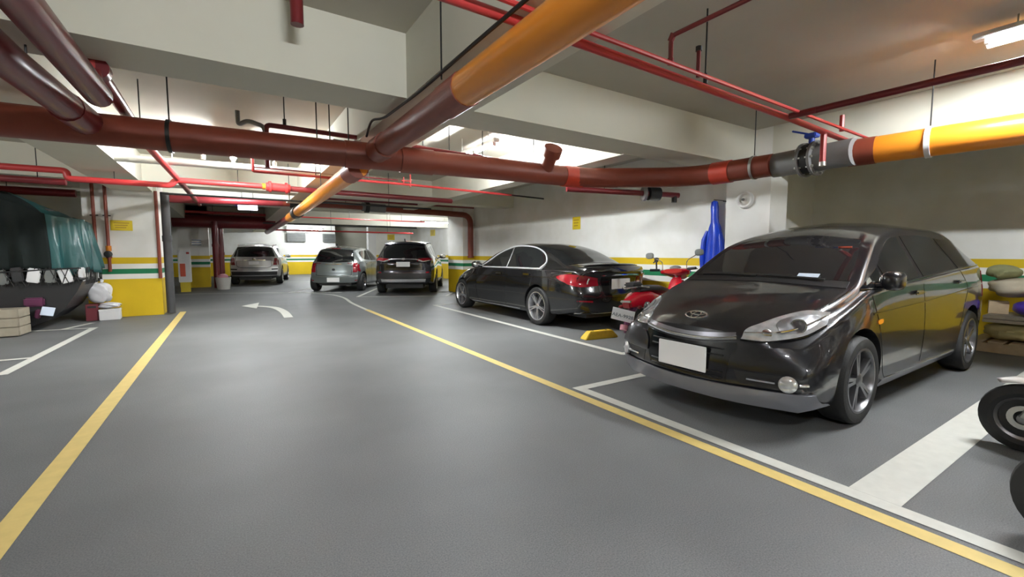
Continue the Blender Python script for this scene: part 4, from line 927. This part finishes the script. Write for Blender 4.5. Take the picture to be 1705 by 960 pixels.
# red motorcycle between the sedan and the people carrier; local +x forward
mt = empty('red_motorcycle', (5.01, 3.90, .02), R(10), 'red motorcycle with numbered white rear plate parked behind the people carrier', 'motorcycle')
mt.rotation_euler = (R(-4), 0, R(10))
bike_wheel(mt, -.60, .28, .28, .085, 18, 'steel'); bike_wheel(mt, .62, .28, .28, .075, 18, 'steel')
loft([(-.90, 0, .62, .06, .06), (-.75, 0, .65, .11, .10), (-.5, 0, .64, .14, .13), (-.2, 0, .60, .12, .11), (0, 0, .52, .09, .09)]).build('tail_body', 'red_paint', mt)
loft([(.02, 0, .42, .08, .05), (.12, 0, .45, .11, .07), (.28, 0, .60, .14, .10), (.36, 0, .78, .10, .10), (.40, 0, .88, .06, .05)]).build('leg_shield', 'red_paint', mt)
loft([(-.70, 0, .77, .07, .03), (-.55, 0, .785, .12, .045), (-.25, 0, .77, .13, .05), (.02, 0, .72, .09, .04), (.08, 0, .68, .04, .02)]).build('seat', 'seat', mt)
loft([(.27, 0, .99, .14, .03), (.33, 0, .98, .22, .05), (.40, 0, .97, .21, .06), (.50, 0, .94, .12, .08), (.55, 0, .93, .05, .05)]).build('handlebar_cowl', 'red_paint', mt)
MB().box((.30, 0, .985), (.04, .10, .03), bev=.01).build('cowl_badge', 'white_paint', mt)
MB().ball((.36, 0, 1.03), (.05, .085, .035)).build('speedometer', 'vent_grey', mt)
MB().lathe([(0, 0), (.07, 0), (.065, .03), (0, .045)], 18, Matrix.Translation((.53, 0, .94)) @ Matrix.Rotation(R(90), 4, 'Y')).build('headlight', 'lens', mt)
handlebar(mt, .36, .995, .34)
MB().tube([(.40, 0, .92), (.62, 0, .28)], .035, 10).tube([(.44, .06, .85), (.62, .06, .28)], .018, 8).tube([(.44, -.06, .85), (.62, -.06, .28)], .018, 8).build('front_fork', 'chrome', mt)
b = MB(); b.tube([Vector((.62 + .31 * math.cos(R(a)), 0, .28 + .31 * math.sin(R(a)))) for a in range(20, 161, 14)], .045, 8); b.build('front_fender', 'red_paint', mt)
b = MB(); b.tube([Vector((-.60 + .31 * math.cos(R(a)), 0, .29 + .31 * math.sin(R(a)))) for a in range(60, 200, 14)], .05, 8); b.build('rear_fender', 'purple_paint', mt)
MB().tube([(-.98, 0, .36), (-1.0, 0, .30)], .05, 10).build('mud_flap', 'pink', mt)
MB().box((-.90, 0, .60), (.06, .13, .08), bev=.02).build('tail_lamp', 'tail', mt)
MB().box((-.925, 0, .645), (.03, .15, .025), bev=.008).build('tail_chrome', 'chrome', mt)
for sg in (1, -1): MB().ball((-.84, sg * .13, .57), (.03, .03, .025)).build('turn_signal', 'tail_dark', mt)
rk = MB()
rk.tube(fillet([(-.45, .10, .79), (-.80, .12, .82), (-.95, .0, .80), (-.80, -.12, .82), (-.45, -.10, .79)], .08), .010, 7)
for x in (-.6, -.72, -.84): rk.tube([(x, .10, .81), (x, -.10, .81)], .008, 6)
rk.build('luggage_rack', 'chrome', mt)
MB().box((-.74, 0, .845), (.20, .16, .06), bev=.02).build('rack_pad', 'seat', mt)
pr = Matrix.Translation((-1.0, 0, .485)) @ Matrix.Rotation(R(27), 4, 'Z') @ Matrix.Rotation(R(15), 4, 'X') @ Matrix.Rotation(R(-14), 4, 'Y')
np_ = MB().box((0, 0, 0), (.006, .27, .155), bev=.003)
bmesh.ops.transform(np_.bm, matrix=pr, verts=np_.bm.verts[:]); pl_ = np_.build('number_plate', 'plate', mt, smooth=False)
text_obj('AEA-9928', .062, 'plate_lettering', 'ink', pl_, pr @ Matrix.Translation((-.004, 0, -.012)) @ Matrix(((0, 0, -1, 0), (-1, 0, 0, 0), (0, 1, 0, 0), (0, 0, 0, 1))))
MB().tube([(-.5, -.16, .26), (-.05, -.15, .24), (.05, -.10, .30)], .035, 10).build('exhaust_pipe', 'chrome', mt)
loft([(-.25, 0, .32, .10, .10), (0, 0, .34, .13, .13), (.15, 0, .36, .09, .09)]).build('engine', 'dark_metal', mt)
MB().tube([(-.62, .09, .28), (-.52, .12, .60)], .022, 8).tube([(-.62, -.09, .28), (-.52, -.12, .60)], .022, 8).build('shock_absorber', 'chrome', mt)
MB().tube([(.34, .28, 1.0), (.36, .29, 1.14)], .012, 6).box((.36, .29, 1.16), (.03, .06, .07), bev=.01).tube([(.36, .25, 1.18), (.36, .34, 1.12)], .01, 6).build('phone_holder', 'black', mt)
MB().tube([(-.05, .12, .22), (-.12, .28, .02)], .014, 8).build('kickstand', 'dark_metal', mt)

def scooter(loc, rz, label, body_m, fender_m):
    t = empty('scooter', loc, rz, label, 'scooter')
    for x in (.60, -.62):
        w_ = bike_wheel(t, x, .215, .215, .12, 5, 'alloy_dark', 0, .64)
        MB().lathe([(0, -.02), (.13, -.02), (.13, .02), (0, .02)], 24, Matrix.Translation((x, 0, .215)) @ Matrix.Rotation(R(90), 4, 'X')).build('hub_plate', 'black', w_)
    b = MB(); n = 12; rings = []
    for th, w, lift in ((58, .012, .005), (64, .045, .0), (78, .075, .0), (95, .085, .0), (115, .085, .0), (135, .075, .0), (155, .06, .0), (165, .03, .0)):
        rings.append([])
        for k in range(n + 1):
            q_ = math.pi * k / n; rr = .232 + lift + .03 * math.sin(q_)
            rings[-1].append(b.bm.verts.new((.60 + rr * math.cos(R(th)), w * math.cos(q_), .215 + rr * math.sin(R(th)))))
    for A, B in zip(rings, rings[1:]):
        for k in range(n): b.bm.faces.new((A[k], A[k + 1], B[k + 1], B[k]))
    o = b.build('front_fender', fender_m, t); md = o.modifiers.new('s', 'SOLIDIFY'); md.thickness = .004
    MB().tube([(.60, .085, .23), (.44, .085, .62)], .022, 8).tube([(.60, -.085, .23), (.44, -.085, .62)], .022, 8).build('front_fork', 'steel', t)
    MB().lathe([(.045, 0), (.075, 0), (.075, .006), (.045, .006), (.045, 0)], 24, Matrix.Translation((.60, .075, .23)) @ Matrix.Rotation(R(-90), 4, 'X')).build('front_brake', 'steel', t)
    loft([(.58, 0, .62, .05, .05), (.52, 0, .66, .17, .14), (.44, 0, .70, .21, .24), (.34, 0, .62, .19, .22), (.26, 0, .46, .17, .10)]).build('front_shield', body_m, t)
    loft([(.30, 0, .32, .14, .04), (0, 0, .30, .16, .05), (-.2, 0, .34, .17, .08)]).build('floorboard', 'black', t)
    loft([(-.15, 0, .48, .12, .12), (-.3, 0, .55, .17, .17), (-.6, 0, .60, .17, .14), (-.88, 0, .68, .10, .08), (-.98, 0, .72, .03, .03)]).build('rear_body', body_m, t)
    loft([(-.10, 0, .70, .08, .03), (-.2, 0, .74, .14, .05), (-.5, 0, .77, .15, .05), (-.85, 0, .79, .10, .04)]).build('seat', 'seat', t)
    loft([(.46, 0, 1.0, .05, .04), (.42, 0, 1.02, .14, .07), (.34, 0, 1.02, .13, .06), (.28, 0, 1.0, .05, .03)]).build('handlebar_cowl', body_m, t)
    MB().tube([(.42, 0, .6), (.38, 0, 1.0)], .04, 8).build('steering_column', 'black', t)
    handlebar(t, .36, 1.04, .33)
    MB().ball((.56, 0, .80), (.05, .12, .07)).build('headlight', 'lens', t)
    MB().box((-.98, 0, .64), (.04, .14, .06), bev=.015).build('tail_lamp', 'tail', t)
    MB().tube([(-.15, .12, .22), (-.2, .26, .02)], .014, 8).build('kickstand', 'dark_metal', t)
    return t
scooter((4.2, -.07, 0), R(90), 'white scooter at the right edge, only its front wheel and fender showing', 'white_paint', 'white_paint')
scooter((2.97, -.41, 0), R(91), 'black scooter at the lower right corner, only its front tyre showing', 'gloss_black', 'gloss_black')

scooter((5.06, -.17, 0), R(90), 'dark scooter parked beyond the white scooter, mirrored in the people carrier door', 'gloss_black', 'gloss_black')
scooter((5.98, -.12, 0), R(88), 'orange scooter parked farthest along the bay line, mirrored in the people carrier door', 'orange', 'orange')
# ------------------------------------------------------------------ small things at right
# wheel stop
ws = empty('wheel_stop', (4.60, 4.76, 0), R(-7), 'yellow rubber wheel stop on the floor behind the black sedan', 'wheel stop')
b = MB(); x, w, h = .29, .075, .115
b.add([(-x, -w, 0), (x, -w, 0), (x, w, 0), (-x, w, 0), (-x, -w, .02), (x, -w, .02), (x, w, .02), (-x, w, .02), (-x + .09, -w * .72, h), (x - .09, -w * .72, h), (x - .09, w * .72, h), (-x + .09, w * .72, h)],
      [(0, 3, 2, 1), (0, 1, 5, 4), (1, 2, 6, 5), (2, 3, 7, 6), (3, 0, 4, 7), (4, 5, 9, 8), (5, 6, 10, 9), (6, 7, 11, 10), (7, 4, 8, 11), (8, 9, 10, 11)])
bmesh.ops.bevel(b.bm, geom=b.bm.edges[:], offset=.008, segments=2, affect='EDGES'); b.build('rubber_block', 'stop', ws)
for x in (-.12, .12): MB().lathe([(.018, .11), (.018, .119), (0, .121)], 12, Matrix.Translation((x, 0, 0))).build('bolt_head', 'dark_metal', ws)
# raincoat on a hook
rc = empty('raincoat', (6.50, 4.20, .75), 0, 'blue vinyl raincoat hanging on the wall beside the pillar', 'raincoat')
def coat():
    b = MB(); rows = [(2.08, .02, .03), (2.06, .05, .045), (1.98, .065, .05), (1.85, .06, .05), (1.74, .065, .05), (1.66, .10, .055), (1.55, .125, .06), (1.40, .135, .06), (1.2, .14, .06), (1.0, .145, .06), (.85, .15, .06), (.78, .15, .055)]
    n = 40; rings = []
    for z, hy, hx in rows:
        k = max(0, (1.75 - z)) * 1.0
        rings.append([b.bm.verts.new((-hx * .2 + (hx + .016 * k * math.cos(7 * a + z)) * math.cos(a), (hy + .014 * k * math.sin(9 * a)) * math.sin(a) + .02 * math.sin(z * 3), z - .75)) for a in [2 * math.pi * i / n for i in range(n)]])
    for A, B in zip(rings, rings[1:]):
        for i in range(n): b.bm.faces.new((A[i], A[(i + 1) % n], B[(i + 1) % n], B[i]))
    b.bm.faces.new(rings[0]); return b
coat().build('coat_body', 'rain', rc)
b = MB(); b.tube([(-.01, .10, .86), (-.02, .15, .72), (-.02, .17, .45), (-.02, .165, .25)], [.03, .045, .05, .04], 10); b.build('sleeve', 'rain', rc)
b = MB(); b.tube([(-.01, -.10, .86), (-.02, -.14, .70), (-.02, -.155, .45), (-.02, -.15, .2)], [.03, .045, .05, .04], 10); b.build('sleeve', 'rain', rc)
tag(MB().tube([(6.60, 4.06, 2.06), (6.50, 4.06, 2.06)], .008, 6).tube([(6.50, 4.22, 2.10), (6.50, 4.02, 2.06)], .006, 6).build('coat_hook', 'dark_metal'), 'dark wire hook holding the raincoat', 'hook')
# round fan on the pillar
fn = empty('wall_speaker', (6.40, 3.645, 2.03), R(90), 'round white speaker fixed on the pillar face above the people carrier', 'speaker')
RX = Matrix.Rotation(R(-90), 4, 'X') @ Matrix.Rotation(0, 4, 'Z')
RX = Matrix.Rotation(R(90), 4, 'X')   # local z -> -y ; after R(90): outward is -x
RX = Matrix.Rotation(R(-90), 4, 'X')
def toward(zs): return Matrix.Rotation(R(-90), 4, 'X')
MB().lathe([(0, .0), (.12, .0), (.125, .03), (.11, .06), (.085, .05), (.06, .03), (0, .03)], 32, toward(1)).build('rim', 'lamp_white', fn)
MB().lathe([(.085, .045), (.06, .075), (.05, .045), (.03, .06), (0, .075)], 28, toward(1)).build('cone', 'pale', fn)
MB().lathe([(0, .075), (.022, .075), (.018, .095), (0, .10)], 16, toward(1)).build('centre_cap', 'vent_grey', fn)

def yellow_sign(loc, rz, w, h, label):
    t = empty('wall_sign', loc, rz, label, 'sign')
    MB().box((0, -.008, 0), (w, .012, h), bev=.003).build('panel', 'sign_y', t, smooth=False)
    b = MB()
    for k in range(3): b.box((-.02 * w * k, -.015, h * (.24 - .22 * k)), (w * (.7 - .1 * k), .002, h * .10))
    b.build('print_band', 'sign_ink', t, smooth=False)
yellow_sign((-1.73, 11.5, 1.80), 0, .33, .20, 'yellow sign on the white left pillar beside the riser pipes')
yellow_sign((6.6, 7.60, 1.93), R(-90), .26, .28, 'yellow sign on the wall above the black sedan')
yellow_sign((9.2, 22.1, 2.35), R(-90), .62, .32, 'yellow sign high on the bay wall right of the dark SUV')
yellow_sign((8.05, 25.6, 2.20), 0, .42, .32, 'yellow sign on the end wall above the dark SUV')
t = empty('notice_board', (-.95, 20.0, 1.66), 0, 'white notice with blue lines on the far left pillar', 'sign')
MB().box((0, -.01, 0), (.30, .012, .24)).build('panel', 'plate', t, smooth=False)
for k in range(3): MB().box((0, -.018, .085 - .085 * k), (.29, .002, .022)).build('print_band', 'sign_blue', t, smooth=False)
# hydrant cabinet
t = empty('hydrant_cabinet', (-1.20, 17.85, .32), R(0), 'white hydrant cabinet with red notice beyond the left pillar', 'cabinet')
MB().box((0, .12, .53), (.34, .24, 1.06), bev=.01).build('case', 'lamp_white', t, smooth=False)
MB().box((0, -.006, .53), (.30, .012, 1.0), bev=.004).build('door', 'foam', t, smooth=False)
MB().box((-.05, -.016, .40), (.14, .006, .42)).build('red_notice', 'orange_tag', t, smooth=False)
MB().box((.10, -.02, .95), (.08, .02, .06), bev=.005).build('alarm_box', 'red', t, smooth=False)
MB().box((0, .12, -.16), (.26, .20, .32)).build('plinth', 'sign_y', t, smooth=False)
# lit hanging sign
t = empty('hanging_sign', (.47, 12.9, 2.40), R(-3), 'lit white hanging sign with a violet top edge over the lane', 'sign')
MB().box((0, 0, 0), (.42, .05, .14), bev=.006).build('panel', 'sign_lit', t, smooth=False)
MB().box((0, .0, .10), (.42, .10, .06), bev=.01).build('top_housing', 'violet', t, smooth=False)
MB().box((-.245, 0, .05), (.06, .05, .05)).build('side_lamp', 'violet', t, smooth=False)
MB().tube([(-.12, 0, .12), (-.12, 0, ZC - 2.40)], .008, 6).tube([(.12, 0, .12), (.12, 0, ZC - 2.40)], .008, 6).build('hanger', 'dark_metal', t)
# far wall boxes
for x0, x1, lab, lid in ((3.0, 4.0, 'left wall cooler with white top on the far wall', True), (5.0, 5.72, 'right dark vent box on the far wall', False)):
    t = empty('wall_cooler', ((x0 + x1) / 2, 29.6, 1.97), 0, lab, 'cooler', 'dark boxes on the far wall')
    w = x1 - x0
    MB().box((0, -.16, .25), (w, .30, .50), bev=.02).build('case', 'vent_grey', t, smooth=False)
    b = MB()
    for k in range(5): b.box((0, -.325, .08 + .085 * k), (w * .88, .03, .025))
    b.build('grille', 'black', t, smooth=False)
    if lid: MB().box((.1, -.2, .72), (w * 1.25, .40, .36), bev=.02).build('white_top', 'lamp_white', t, smooth=False)
    else: MB().box((-.5, -.14, .62), (.12, .2, .26), bev=.01).build('white_bracket', 'lamp_white', t, smooth=False)
# post beside the recess
slab('wall_pillar', (6.7, 25.4, 0), (7.12, 25.8, ZC), 'foam')
# bucket left of the silver SUV
t = empty('bucket', (-.17, 18.5, 0), 0, 'pale bucket with a pink cloth left of the silver SUV', 'bucket')
MB().lathe([(0, 0), (.19, 0), (.24, .42), (.225, .42), (.18, .03), (0, .03)], 20).build('pail', 'pale', t)
MB().ball((0, 0, .44), (.16, .16, .11)).build('cloth', 'pink', t)

# junk behind the people carrier
def bundle(name, loc, d, m, label, cat, seed, amp=.12, tie=None):
    rnd = random.Random(seed); ks = [(rnd.uniform(1, 4), rnd.uniform(1, 4), rnd.uniform(1, 4), rnd.uniform(0, 6)) for _ in range(5)]
    def fn(u):
        s = sum(math.sin(a * u.x * 2 + b * u.y * 2 + c_ * u.z * 2 + p) for a, b, c_, p in ks) / 5
        k = 1 / max((abs(u.x) ** 2.6 + abs(u.y) ** 2.6 + abs(u.z) ** 2.6), 1e-6) ** (1 / 2.6)
        return k * .92 * (1 + amp * s)
    t = empty(name, loc, 0, label, cat)
    MB().ball((0, 0, d[2]), d, nu=32, nv=20, fn=fn).build('sack_body', m, t)
    if tie: MB().tube([(-.06, 0, d[2] * 2 - .02), (0, .02, d[2] * 2 + .05), (.06, -.03, d[2] * 2 + .02)], .03, 8).build('knot', tie, t)
    return t
t = empty('wooden_pallet', (8.52, 1.15, 0), 0, 'low wooden pallet on the floor behind the people carrier', 'pallet')
for k in range(5): MB().box((0, -.36 + .18 * k, .13), (.9, .13, .025), bev=.003).build('board', 'kiln', t, smooth=False)
for x in (-.38, 0, .38): MB().box((x, 0, .06), (.09, .9, .115)).build('bearer', 'kiln', t, smooth=False)
bundle('straw_sack', (8.45, 1.18, .142), (.36, .34, .115), 'sack', 'straw-coloured sack at the bottom of the heap by the right wall', 'sack', 3)
t = empty('board_stack', (8.5, 1.15, .38), 0, 'flat beige boards lying on the straw sack', 'boards')
for k in range(2): MB().box((.01 * k, .01, .02 + .045 * k), (.75, .62, .04), bev=.004).build('board', 'card', t, smooth=False)
bundle('violet_bag', (8.40, 1.05, .47), (.24, .22, .10), 'violet_bag', 'violet nylon bag lying on beige boards by the right wall', 'bag', 5, .05, 'violet_bag')
t = empty('small_carton', (8.50, 1.40, .47), R(12), 'small tan carton beside the violet bag', 'box')
MB().box((0, 0, .08), (.18, .18, .16), bev=.003).build('carton', 'kiln', t, smooth=False)
MB().box((0, 0, .162), (.18, .02, .003)).build('carton_flap', 'card', t, smooth=False)
bundle('cloth_bundle', (8.55, 1.18, .69), (.42, .34, .13), 'tan_cloth', 'tan cloth bundle on top of the heap by the right wall', 'cloth', 9, .2)
bundle('olive_cloth', (8.42, 1.36, .925), (.20, .16, .09), 'olive_cloth', 'small olive cloth draped over the tan bundle', 'cloth', 12, .25)

# ------------------------------------------------------------------ heap under the tarp at left
def tarp():
    t = empty('green_tarp', (-3.26, 10.70, -.25), 0, 'dark green tarp draped over a tall heap at the left edge', 'tarp'); t.scale = (1.2, 1, 1.2)
    def grid(a0, a1, hx, hy, n):
        b = MB(); nr = 26; rings = []
        for j in range(nr + 1):
            q = j / nr; rg = []
            for i in range(n + 1):
                a = a0 + (a1 - a0) * i / n; ca, sa = math.cos(a), math.sin(a)
                k = 1 / (abs(ca) ** 3.4 + abs(sa) ** 3.4) ** (1 / 3.4)
                if q < .5: rr = q / .5; drop = 0
                else: rr = 1 + (q - .5) * .10; drop = (q - .5) / .5
                x, y = hx * k * rr * ca, hy * k * rr * sa
                top = 2.10 - .20 * max(0, x + .1) ** 1.2 - .07 * rr ** 6 + .035 * math.sin(3 * x + 1) * math.cos(3.4 * y)
                hem = 1.02 + .05 * math.sin(3 * a) + .03 * math.sin(11 * a)
                z = top - (top - hem) * drop ** .9 if drop else top
                if x > .25 and drop == 0: z -= .25 * (x - .25) ** 1.0
                f = drop ** .6 * (.05 * math.sin(13 * a + 2 * q) + .035 * math.sin(23 * a - 3 * q) + .02 * math.sin(41 * a))
                x += ca * f; y += sa * f; z += .02 * math.sin(9 * x + 4 * y) * min(1, rr)
                rg.append(b.bm.verts.new((x, y, z)))
            rings.append(rg)
        for A, B in zip(rings, rings[1:]):
            for i in range(n):
                try: b.bm.faces.new((A[i], A[i + 1], B[i + 1], B[i]))
                except ValueError: pass
        bmesh.ops.remove_doubles(b.bm, verts=b.bm.verts[:], dist=1e-4)
        return b
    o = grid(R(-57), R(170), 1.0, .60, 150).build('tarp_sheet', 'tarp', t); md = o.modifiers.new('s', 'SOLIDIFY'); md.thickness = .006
    o = grid(R(168), R(305), 1.01, .61, 90).build('tarp_sheet', 'tarp_shade', t); md = o.modifiers.new('s', 'SOLIDIFY'); md.thickness = .006  # left part of the same tarp, its shade painted in by darker colour
    rp = MB()
    rp.tube([(-1.0 + .25 * i, -.66 + .006 * math.sin(i * 2), 1.03 + .02 * math.sin(i)) for i in range(9)], .009, 6)
    rp.build('tie_rope', 'cable', t)
tarp()
# the loaded cart below it
t = empty('cargo_cart', (-3.26, 10.70, -.25), 0, 'dark loaded cargo cart with small teal plate under the green tarp', 'cart'); t.scale = (1.2, 1, 1.2)
sec = [(-.95, .30), (.42, .26), (.60, .33), (.78, .48), (.92, .72), (.985, .86), (.97, .92), (-.95, .92)]
MB().prism(sec, -.55, .55, Matrix(((1, 0, 0, 0), (0, 0, 1, 0), (0, 1, 0, 0), (0, 0, 0, 1)))).build('tub', 'black', t, smooth=False)
MB().box((0, 0, 1.40), (1.5, .8, .94), bev=.1).build('load_stack', 'seat', t)
MB().tube(fillet([(-.95, -.60, .90), (1.0, -.60, .90), (1.0, .60, .90), (-.95, .60, .90)], .06), .018, 8).build('rim_rail', 'dark_metal', t)
bike_wheel(t, .30, .3585, .15, .10, 5, 'alloy_dark', -.40); bike_wheel(t, .30, .3585, .15, .10, 5, 'alloy_dark', .40); bike_wheel(t, -.72, .3585, .15, .10, 5, 'alloy_dark', 0)
MB().box((.63, -.62, .47), (.13, .012, .12), Matrix.Rotation(R(12), 4, 'Y') @ Matrix.Rotation(R(-20), 4, 'X'), .003).build('number_plate', 'paper', t)
MB().box((.53, -.59, .44), (.06, .05, .12), Matrix.Rotation(R(12), 4, 'Y'), .012).build('tail_lamp', 'purple_paint', t)
MB().box((.50, -.57, .60), (.20, .06, .12), bev=.02).build('side_box', 'purple_paint', t)
MB().box((-.30, -.58, .78), (.90, .04, .035), bev=.008).build('pale_rail', 'card', t)
rnd = random.Random(4)
for k in range(12):
    MB().box((-.82 + .15 * k, -.60 - .03 * rnd.random(), .93 + .05 * rnd.random()), (.08 + .05 * rnd.random(), .07, .19), Matrix.Rotation(R(rnd.uniform(-16, 16)), 4, 'Y'), .01).build('packed_parcel', ['seat', 'black', 'seat', 'black', 'seat', 'black', 'seat', 'vent_grey', 'seat', 'foam', 'vent_grey', 'foam'][k], t)
for k in range(7):
    MB().box((.97 + .03 * rnd.random(), -.48 + .16 * k, .93 + .05 * rnd.random()), (.07, .06 + .05 * rnd.random(), .19), Matrix.Rotation(R(rnd.uniform(-18, 18)), 4, 'X'), .01).build('packed_parcel', ['foam', 'pale', 'seat', 'foam', 'vent_grey', 'foam', 'seat'][k], t)
nt_ = MB()
for i in range(18):
    x = -.92 + .107 * i
    nt_.tube([(x, -.66, 1.06), (x + .08, -.64, .82)], .005, 5); nt_.tube([(x + .08, -.66, 1.06), (x, -.64, .82)], .005, 5)
for i in range(11):
    y = -.58 + .107 * i
    nt_.tube([(1.04, y, 1.06), (1.02, y + .08, .82)], .005, 5); nt_.tube([(1.04, y + .08, 1.06), (1.02, y, .82)], .005, 5)
o = nt_.build('net', 'cable', t); o['kind'] = 'stuff'
t = empty('board_crate', (-3.20, 9.80, 0), R(-2), 'weathered beige crate on the floor at the left edge below the tarp', 'crate')
for k in range(3): MB().box((0, -.21, .08 + .135 * k), (1.0, .025, .125), bev=.004).build('plank', 'card', t, smooth=False)
for k in range(3): MB().box((.50, 0, .08 + .135 * k), (.025, .4, .125), bev=.004).build('plank', 'card', t, smooth=False)
MB().box((0, 0, .21), (.97, .39, .40)).build('crate_box', 'card', t, smooth=False)
# foam boxes, bag by the left pillar
t = empty('foam_box', (-1.93, 11.18, 0), R(4), 'white foam box on the floor before the yellow pillar base', 'box')
MB().box((0, 0, .09), (.30, .26, .18), bev=.008).build('box_body', 'foam', t, smooth=False)
MB().box((0, 0, .19), (.31, .27, .035), bev=.008).build('lid', 'foam', t, smooth=False)
bundle('folded_sheet', (-1.93, 11.18, .22), (.17, .14, .055), 'bag', 'crumpled pale sheet lying on the white foam box', 'sheet', 18, .2)
bundle('white_bag', (-2.07, 11.17, .315), (.19, .15, .20), 'bag', 'white plastic bag bulging above the foam box by the pillar', 'bag', 23, .24, 'bag')
t = empty('maroon_crate', (-2.18, 11.22, 0), R(4), 'small maroon crate left of the white foam box', 'crate')
MB().box((0, 0, .155), (.18, .26, .31), bev=.008).build('crate_body', 'maroon_box', t, smooth=False)
MB().box((0, -.132, .26), (.12, .008, .04)).build('hand_hole', 'black', t, smooth=False)
